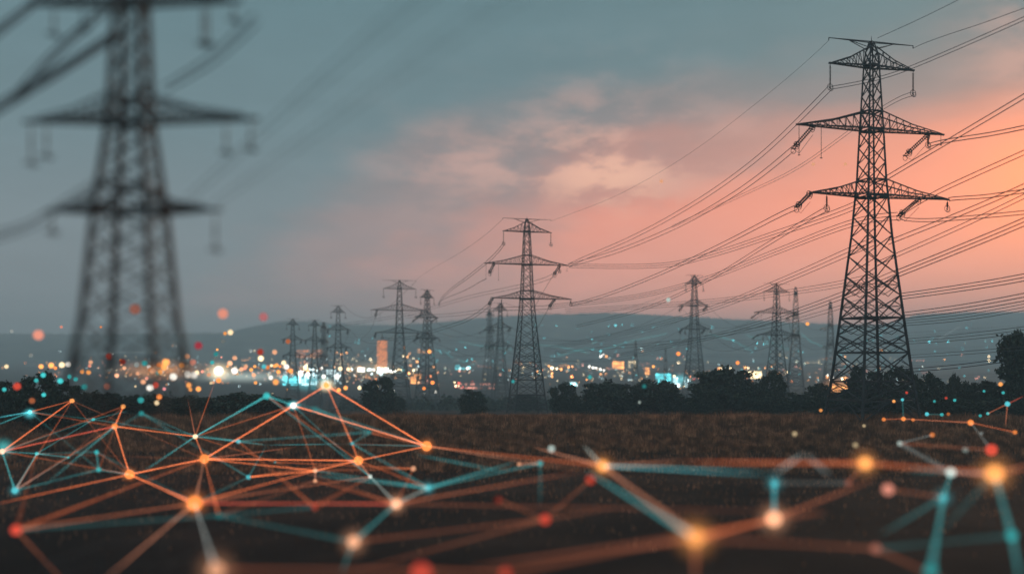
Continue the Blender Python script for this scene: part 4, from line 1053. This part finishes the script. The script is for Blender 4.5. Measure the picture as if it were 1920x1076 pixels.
# glow round the strongest lights, added as small self-emitting volumes
def add_glow(x, y, rx, ry, d, colr, peak, label):
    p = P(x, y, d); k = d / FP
    o = link('added_glow', GLOW_VOLUME, loc=p, colr=(*COL[colr], peak * 4.0 / (rx * k)))
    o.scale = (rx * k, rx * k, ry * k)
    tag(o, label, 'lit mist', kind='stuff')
add_glow(410, 697, 34, 26, 100, 'cream', .45, 'soft glow round the bright white street light')
add_glow(585, 716, 62, 24, 520, 'cyan', .35, 'cyan glow over the bright waterfront')
add_glow(700, 692, 70, 22, 900, 'cream', .16, 'pale glow at the foot of the tower block')
add_glow(300, 694, 110, 26, 300, 'amber', .26, 'warm glow behind the blurred pylon')
add_glow(548, 712, 40, 16, 500, 'cyan', .35, 'cyan glow left of the bright waterfront')
add_glow(612, 722, 22, 18, 95, 'cream', .6, 'warm glow round the waterfront node')
add_glow(550, 760, 18, 13, 90, 'cyan', .5, 'cyan glow round the white star node')
add_glow(6, 838, 26, 24, 78, 'teal', .30, 'teal glow round the left edge node')
add_glow(56, 775, 16, 14, 90, 'cyan', .35, 'cyan glow round the cyan spark node')
add_glow(455, 706, 140, 18, 300, 'pale', .24, 'pale glow along the far road')
add_glow(1275, 712, 34, 18, 700, 'cyan', .35, 'cyan glow over the white lit offices')
add_glow(1572, 726, 44, 24, 420, 'amber', .30, 'warm glow through the left legs of the tall pylon')

# ------------------------------------------------------------------ the town
lm = MB(); lm.cur = 0; lm.bar((0, 0, -1), (0, 0, .82), .07, .05, 6); lm.bar((0, 0, .82), (0, 0, .86), .5, .5, 8)
lm.cur = 1; lm.ball((0, 0, 1.0), .18, nu=10, nv=7); lm.cur = 0; lm.bar((0, 0, 1.14), (0, 0, 1.22), .4, .1, 8)
LAMP = None
def lamp_mesh():
    m = MB()
    m.cur = 0; m.bar((0, 0, -7.2), (0, 0, -.9), .22, .14, 6)
    m.cur = 1; m.ball((0, 0, 0), 1.0, nu=12, nv=8)
    return m.mesh('street_lamp', [M_steel, M_glow], True)
LAMP = lamp_mesh()
lamps = []   # x, y, r px, colour, strength
def L_(x, y, r, c, E): lamps.append((x, y, r, c, E))
rl = random.Random(12)
for x, y, r, c, E in [(585, 667, 2, 'amber', 3), (595, 660, 2, 'amber', 3), (640, 664, 2.2, 'amber', 3), (650, 661, 1.6, 'amber', 3), (632, 661, 1.4, 'amber', 2), (661, 673, 1.2, 'cream', 2), (695, 674, 2, 'cream', 2.5), (684, 666, 1, 'cold white', 2), (675, 688, 1.8, 'amber', 2.5), (660, 692, 1.6, 'cold white', 3),
                      (776, 694, 2.2, 'cream', 3), (775, 672, 1.8, 'cream', 3), (782, 678, 2, 'amber', 3), (768, 663, 1.6, 'amber', 2.5), (770, 685, 1.5, 'amber', 2.5), (757, 668, 2, 'cream', 3), (764, 669, 1.8, 'amber', 3), (758, 652, 1.8, 'orange', 2), (766, 700, 2, 'amber', 3), (752, 694, 1.8, 'cream', 3), (747, 693, 1.6, 'cream', 3), (813, 688, 1.6, 'amber', 2), (807, 706, 2.2, 'orange', 2),
                      (799, 707, 2, 'red', 2), (785, 687, 1.6, 'cold white', 2), (797, 737, 1.4, 'white', 3), (817, 735, 1.2, 'white', 2), (738, 733, 1.4, 'white', 3), (873, 651, 1, 'cyan', 3), (855, 655, 1, 'cyan', 2), (876, 676, 1.2, 'cyan', 2.5), (885, 673, 1, 'cyan', 2),
                      (1035, 690, 3, 'cream', 4), (1029, 686, 1.6, 'amber', 3), (1044, 691, 2, 'cream', 3), (1052, 692, 2, 'amber', 3), (1035, 700, 1.8, 'amber', 3), (1035, 706, 1.6, 'amber', 2.5), (1072, 706, 2.4, 'orange', 3), (1066, 688, 2, 'amber', 3), (1073, 687, 1.6, 'amber', 2.5), (1093, 684, 1.4, 'salmon', 2), (1063, 670, 1, 'amber', 2), (1016, 694, 1.8, 'orange', 2), (1008, 697, 1.8, 'amber', 2), (1020, 633, 1, 'cyan', 2), (1043, 610, 1, 'cyan', 2),
                      (1126, 668, 1.8, 'white', 3.5), (1131, 665, 1.6, 'white', 2.5), (1137, 668, 2, 'amber', 2.5), (1158, 666, 1.6, 'salmon', 2), (1105, 687, 1.6, 'white', 3), (1112, 689, 1.8, 'white', 3.5), (1118, 690, 1.6, 'white', 3), (1126, 692, 1.6, 'white', 3), (1132, 694, 1.4, 'white', 2.5), (1126, 701, 1.5, 'amber', 2), (1136, 701, 1.2, 'amber', 2), (1240, 672, 1.4, 'orange', 2), (1233, 672, 1.2, 'salmon', 1.6),
                      (1272, 680, 1.8, 'cream', 2.5), (1350, 692, 1.4, 'amber', 2), (1345, 700, 1.4, 'salmon', 1.5), (1348, 691, 2, 'amber', 2.5), (1352, 691, 1.6, 'cream', 2.5), (1370, 690, 1.8, 'cream', 2.5), (1397, 689, 1.8, 'amber', 3), (1403, 690, 1.6, 'cream', 3), (1294, 706, 1.4, 'orange', 2), (1310, 708, 1.2, 'salmon', 2), (1302, 711, 1.4, 'red', 1.6), (1420, 643, 1.4, 'cyan', 2.5), (1432, 645, 1.2, 'cyan', 2),
                      (1475, 697, 1.8, 'cream', 2.5), (1462, 697, 2, 'amber', 2.5), (1484, 715, 1.6, 'orange', 1.5), (1652, 657, 2.2, 'amber', 2.2), (1854, 668, 1.6, 'cream', 2.5), (1854, 676, 2.2, 'cream', 2.6), (1771, 674, 1.4, 'amber', 1.8), (1742, 641, 1.6, 'cyan', 2.5), (1778, 640, 1.6, 'cyan', 2.2), (1860, 639, 1.2, 'cyan', 2), (1850, 650, 1, 'cyan', 1.6), (1730, 688, 1.2, 'pale', 1.6), (1848, 640, 1, 'cyan', 1.4), (1803, 665, 1.5, 'salmon', .8),
                      (1141, 610, 1, 'cyan', 2.2), (1154, 610, 1.4, 'cyan', 2.6), (1166, 609, 1, 'cyan', 2), (1185, 609, 1, 'cyan', 2.2), (1335, 613, 1.6, 'cyan', 2), (1110, 636, 1, 'cyan', 2), (1141, 627, 1, 'cyan', 1.6), (1126, 658, 1.6, 'cyan', 2.4), (1203, 654, 1.4, 'cold white', 2), (1375, 638, 1.6, 'cyan', 1.6), (1153, 648, 1.2, 'cyan', 1.6), (210, 663, 1.2, 'white', 1.5), (330, 648, 1, 'white', 1.5), (324, 647, 1, 'amber', 1.5), (470, 658, 1.2, 'white', 2), (477, 658, 1.2, 'cream', 2), (453, 671, 1, 'white', 2)]: L_(x, y, r, c, E)
for _ in range(26): L_(rl.uniform(690, 742), rl.uniform(690, 702), rl.uniform(1.1, 2.1), rl.choice(['white', 'cold white', 'cold white', 'cream']), rl.uniform(2.5, 4.5))
for _ in range(14): L_(rl.uniform(853, 882), rl.uniform(683, 691), rl.uniform(1.2, 2.2), rl.choice(['cyan', 'cold white', 'cold white']), rl.uniform(2.5, 5))
for _ in range(22): L_(rl.uniform(852, 928), rl.uniform(715, 727), rl.uniform(1, 1.9), rl.choice(['orange', 'salmon', 'red', 'cream']), rl.uniform(1.5, 3))
for _ in range(34): L_(rl.uniform(545, 640), rl.uniform(684, 714), rl.uniform(1, 2), rl.choice(['white', 'cold white', 'cream', 'amber']), rl.uniform(2.5, 5))
for _ in range(12): L_(rl.uniform(1064, 1082), rl.uniform(717, 721), rl.uniform(1, 1.8), rl.choice(['cyan', 'cold white']), rl.uniform(2, 4))
for _ in range(16): L_(rl.uniform(1254, 1292), rl.uniform(704, 724), rl.uniform(1.2, 2.4), rl.choice(['white', 'cold white', 'cyan', 'cream', 'orange']), rl.uniform(2.5, 5))
for _ in range(26): L_(rl.uniform(1536, 1602), rl.uniform(703, 742), rl.uniform(1.2, 2.2), rl.choice(['cream', 'amber', 'orange', 'white']), rl.uniform(2.5, 4.5))
for _ in range(14): L_(rl.uniform(772, 790), rl.uniform(700, 718), rl.uniform(1.2, 2.0), rl.choice(['amber', 'amber', 'cream']), rl.uniform(2, 3.5))
for _ in range(22): L_(rl.uniform(620, 1600), rl.uniform(668, 712), rl.uniform(.8, 1.5), rl.choice(['amber', 'cream', 'cold white', 'salmon', 'orange']), rl.uniform(1.2, 2.4))
lamps = lamps[:296]
labs = auto_labels([(x, y, c, 'far bright' if E > 3 else 'far') for x, y, r, c, E in lamps], 'street lamp')
for (x, y, r, c, E), lab in zip(lamps, labs):
    d = hit(x, y + 4)
    rad = r * .8 * d / FP
    o = link('street_lamp', LAMP, loc=P(x, y, d), colr=(*COL[c], E * 4.2))
    o.scale = (rad, rad, rad)
    tag(o, lab, 'street lamp', 'lamps of the far town')

for c, n_, E, lab in (('amber', 270, 5.5, 'countless tiny amber lights of the far town'), ('cream', 220, 5.5, 'countless tiny cream lights of the far town'), ('cold white', 120, 5, 'countless tiny white lights of the far town'),
                      ('cyan', 170, 5, 'countless tiny cyan lights of the town and hillside'), ('salmon', 70, 4, 'countless tiny reddish lights of the far town')):
    m = MB()
    for _ in range(n_):
        u = rl.random()
        if c == 'cyan': x, y = rl.uniform(600, 1900), rl.uniform(608, 705)
        elif u < .40: x, y = rl.gauss(610, 75), rl.gauss(697, 13)
        elif u < .62: x, y = rl.gauss(330, 130), rl.gauss(692, 14)
        elif u < .85: x, y = rl.gauss(1000, 240), rl.gauss(694, 15)
        else: x, y = rl.gauss(1450, 160), rl.gauss(696, 12)
        y = min(max(y, 606), 738)
        if not -40 < x < 1960: continue
        d = hit(x, y + 2)
        r_ = rl.uniform(.45, 1.0) * d / FP
        p = P(x, y, d)
        m.ball((p.x, p.y, p.z), r_, nu=6, nv=4)
    tag(link('town_lights', m.mesh('town_lights', M_glow), colr=(*COL[c], E)), lab, 'lights', kind='stuff')
wm = MB(); wm.box((0, -.06, 0), 1, .12, 1)
WIN = wm.mesh('window', M_glow)
fm = MB(); fm.box((0, 0, 0), 1, 1, 1)
WALLB = fm.mesh('wall', M_wall)
rm = MB(); rm.box((0, 0, 0), 1.04, 1.04, .05); rm.box((.2, .1, .05), .2, .3, .07); rm.box((-.25, -.1, .05), .12, .2, .05)
ROOFF = rm.mesh('roof', M_roof)
rm = MB(); b = len(rm.v)
rm.v = [(-.54, -.54, 0), (.54, -.54, 0), (.54, .54, 0), (-.54, .54, 0), (-.54, 0, .35), (.54, 0, .35)]
rm.f = [(0, 1, 5, 4), (2, 3, 4, 5), (1, 2, 5), (3, 0, 4), (3, 2, 1, 0)]; rm.mi = [0] * 5
ROOFG = rm.mesh('roof', M_roof)
def building(x0, x1, top, base, colr, E, cols, rows, label, roof='flat', fill=1.0, ww=.7, wh=.6, yaw=0.0, seed=0, group='buildings of the far town', name='town_building', cat='building', dep=None):
    rb = random.Random(seed)
    xc = (x0 + x1) / 2; d = hit(xc, base)
    k_ = d / FP
    w, h = (x1 - x0) * k_, (base - top) * k_
    dp = dep or w * .6
    p = P(xc, base, d)
    e = empty(name, (p.x, p.y + dp / 2, p.z - .3), yaw)
    tag(e, label, cat, group)
    o = link('wall', WALLB, e); o.scale = (w, dp, h)
    o = link('roof', ROOFF if roof == 'flat' else ROOFG, e, loc=(0, 0, h)); o.scale = (w, dp, max(6.0, h * .3) if roof == 'flat' else w * .4)
    cw, ch = w / cols, h / rows
    for i in range(cols):
        for j in range(rows):
            if rb.random() > fill: continue
            o = link('window', WIN, e, loc=(-w / 2 + (i + .5) * cw, -dp / 2 - .02, j * ch + ch * (1 - wh) / 2), colr=(*COL[colr], E * 2.3 * rb.uniform(.4, 1.4)))
            o.scale = (cw * ww, 2.0, ch * wh)
    return e
building(707, 726, 638, 689, 'orange', .95, 4, 17, 'tall pale tower block with rows of glowing windows left of the third pylon', ww=.8, wh=.72, seed=1, name='tower_block', cat='tower block')
building(1229, 1258, 699, 722, 'cyan', 1.5, 7, 4, 'wide teal lit hall with bright white eaves behind the broad trees', seed=2, ww=.8, wh=.75, fill=.9)
building(1148, 1170, 677, 692, 'amber', 2.2, 5, 2, 'amber lit block with tall glowing bays, left of the bare mast', seed=3, ww=.75, wh=.8)
building(1178, 1192, 676, 690, 'cream', 1.8, 3, 3, 'cream lit block just right of the amber lit block', seed=4, fill=.8)
building(1400, 1428, 695, 709, 'cream', 2.6, 5, 3, 'brightly lit amber hall left of the near pylon of the three', seed=5, ww=.85, wh=.75)
building(1434, 1462, 697, 706, 'amber', 1.8, 6, 2, 'long low lit building right of the bright amber hall', 'gable', seed=6, fill=.7)
building(556, 604, 655, 671, 'orange', 1.0, 8, 3, 'wide orange lit building behind the two small far pylons', seed=7, wh=.4, ww=.85, fill=.8)
building(770, 790, 700, 719, 'amber', 1.9, 4, 4, 'amber lit block between the third and the slim pylon', seed=8, fill=.85)
building(783, 812, 653, 662, 'amber', 1.1, 6, 2, 'low amber lit building on the slope behind the slim pylon', 'gable', seed=9, fill=.6)
building(862, 928, 716, 730, 'salmon', .9, 14, 2, 'long low red lit shed right of the slim pylon', seed=10, wh=.4, fill=.7)
building(670, 684, 688, 697, 'white', 2.6, 3, 2, 'small white lit building left of the tower block', seed=11, ww=.85, wh=.75)
building(1209, 1218, 688, 702, 'amber', 1.9, 2, 3, 'narrow amber lit house left of the teal lit hall', 'gable', seed=12)
building(1262, 1290, 706, 726, 'cold white', 1.6, 6, 4, 'white lit offices right of the teal lit hall', seed=13, fill=.7)
building(1548, 1602, 722, 744, 'amber', 1.6, 9, 4, 'wide bright building glowing through the left legs of the tall pylon', seed=14, fill=.8)
building(560, 600, 697, 722, 'cold white', 1.9, 8, 6, 'large white lit waterfront block at the left', seed=15, fill=.75, ww=.45, wh=.7)
building(602, 640, 692, 720, 'cold white', 1.7, 8, 6, 'tall white lit waterfront block below the smaller pylon', seed=16, fill=.7, ww=.4, wh=.7)
building(530, 560, 704, 722, 'cyan', 1.3, 6, 4, 'cyan lit waterfront hall left of the white blocks', seed=17, fill=.85, ww=.85)
building(853, 882, 683, 693, 'cyan', 1.0, 6, 2, 'cyan lit sheds in the valley right of the slim pylon', 'gable', seed=18, fill=.6)
building(1058, 1084, 715, 724, 'cold white', 1.3, 6, 2, 'cold lit low shed right of the middle pylon', seed=19, fill=.7)
building(1641, 1664, 653, 661, 'cream', .7, 5, 2, 'small pale building seen inside the tall pylon', seed=20, fill=.5)
rb = random.Random(4)
BL = []
for k in range(46):
    x = rb.uniform(20, 1900); base = rb.uniform(672, 722); BL.append((x, base))
BL.sort()
from collections import Counter
cnt = Counter()
for x, base in BL:
    sec = sector(x)
    w = rb.uniform(10, 30); h = rb.uniform(4, 9)
    lab = f'dim low town building {sec}, {ordw(cnt[sec])} from left'; cnt[sec] += 1
    building(x - w / 2, x + w / 2, base - h, base, rb.choice(['amber', 'cream', 'orange', 'cold white', 'salmon']), rb.uniform(.8, 1.8), 5, 2, lab, rb.choice(['flat', 'gable']), fill=.35, ww=.5, wh=.45, seed=int(x), yaw=rb.uniform(-.2, .2))

# thin teal trails of light along the roads on the hillside
TR = [([(1045, 668), (1100, 652), (1126, 657), (1180, 640), (1250, 625)], 'teal light trail climbing the hillside right of the middle pylon'), ([(1330, 626), (1375, 638), (1412, 659)], 'teal light trail crossing the hill right of the forked tip pylon'),
      ([(1400, 628), (1440, 640), (1480, 655)], 'teal light trail behind the near pylon of the three'), ([(830, 655), (850, 672), (890, 684)], 'teal light trail running down to the cyan lit sheds'), ([(1500, 624), (1520, 640), (1550, 652)], 'teal light trail left of the tall pylon'),
      ([(1760, 636), (1790, 617), (1825, 600)], 'pale light trail up the right hill'), ([(1000, 645), (1050, 650), (1105, 662)], 'teal light trail behind the middle pylon'), ([(190, 662), (240, 660), (290, 661)], 'pale light trail behind the blurred pylon'), ([(860, 640), (910, 650), (960, 655)], 'faint teal light trail left of the middle pylon')]
for pts, lab in TR:
    W = [P(x, y, hit(x, y + 1.5)) for x, y in pts]
    m = MB(); m.tube([w - W[0] for w in W], [.55 * w.y / FP for w in W], 5)
    c = 'grey' if lab.startswith('pale') else 'teal'
    tag(link('light_trail', m.mesh('light_trail', M_glow), loc=W[0], colr=(*COL[c], 1.3)), lab, 'light trail', 'light trails on the hillside')

# ------------------------------------------------------------------ haze
HZD = 6.0e-4
hz = MB(); hz.box((0, 1640, -20), 6400, 3640, 182)
mh = bpy.data.materials.new('haze'); mh.use_nodes = True
nt = mh.node_tree; nt.nodes.clear()
pv = nt.nodes.new('ShaderNodeVolumePrincipled'); oo = nt.nodes.new('ShaderNodeOutputMaterial')
pv.inputs['Color'].default_value = (.78, .96, 1.0, 1)
pv.inputs['Density'].default_value = HZD
pv.inputs['Density Attribute'].default_value = ''
pv.inputs['Anisotropy'].default_value = 0.0
nt.links.new(pv.outputs[0], oo.inputs['Volume'])
tag(link('haze', hz.mesh('haze', mh)), 'thin blue evening haze over the field, the town and the hills', 'haze', kind='stuff')
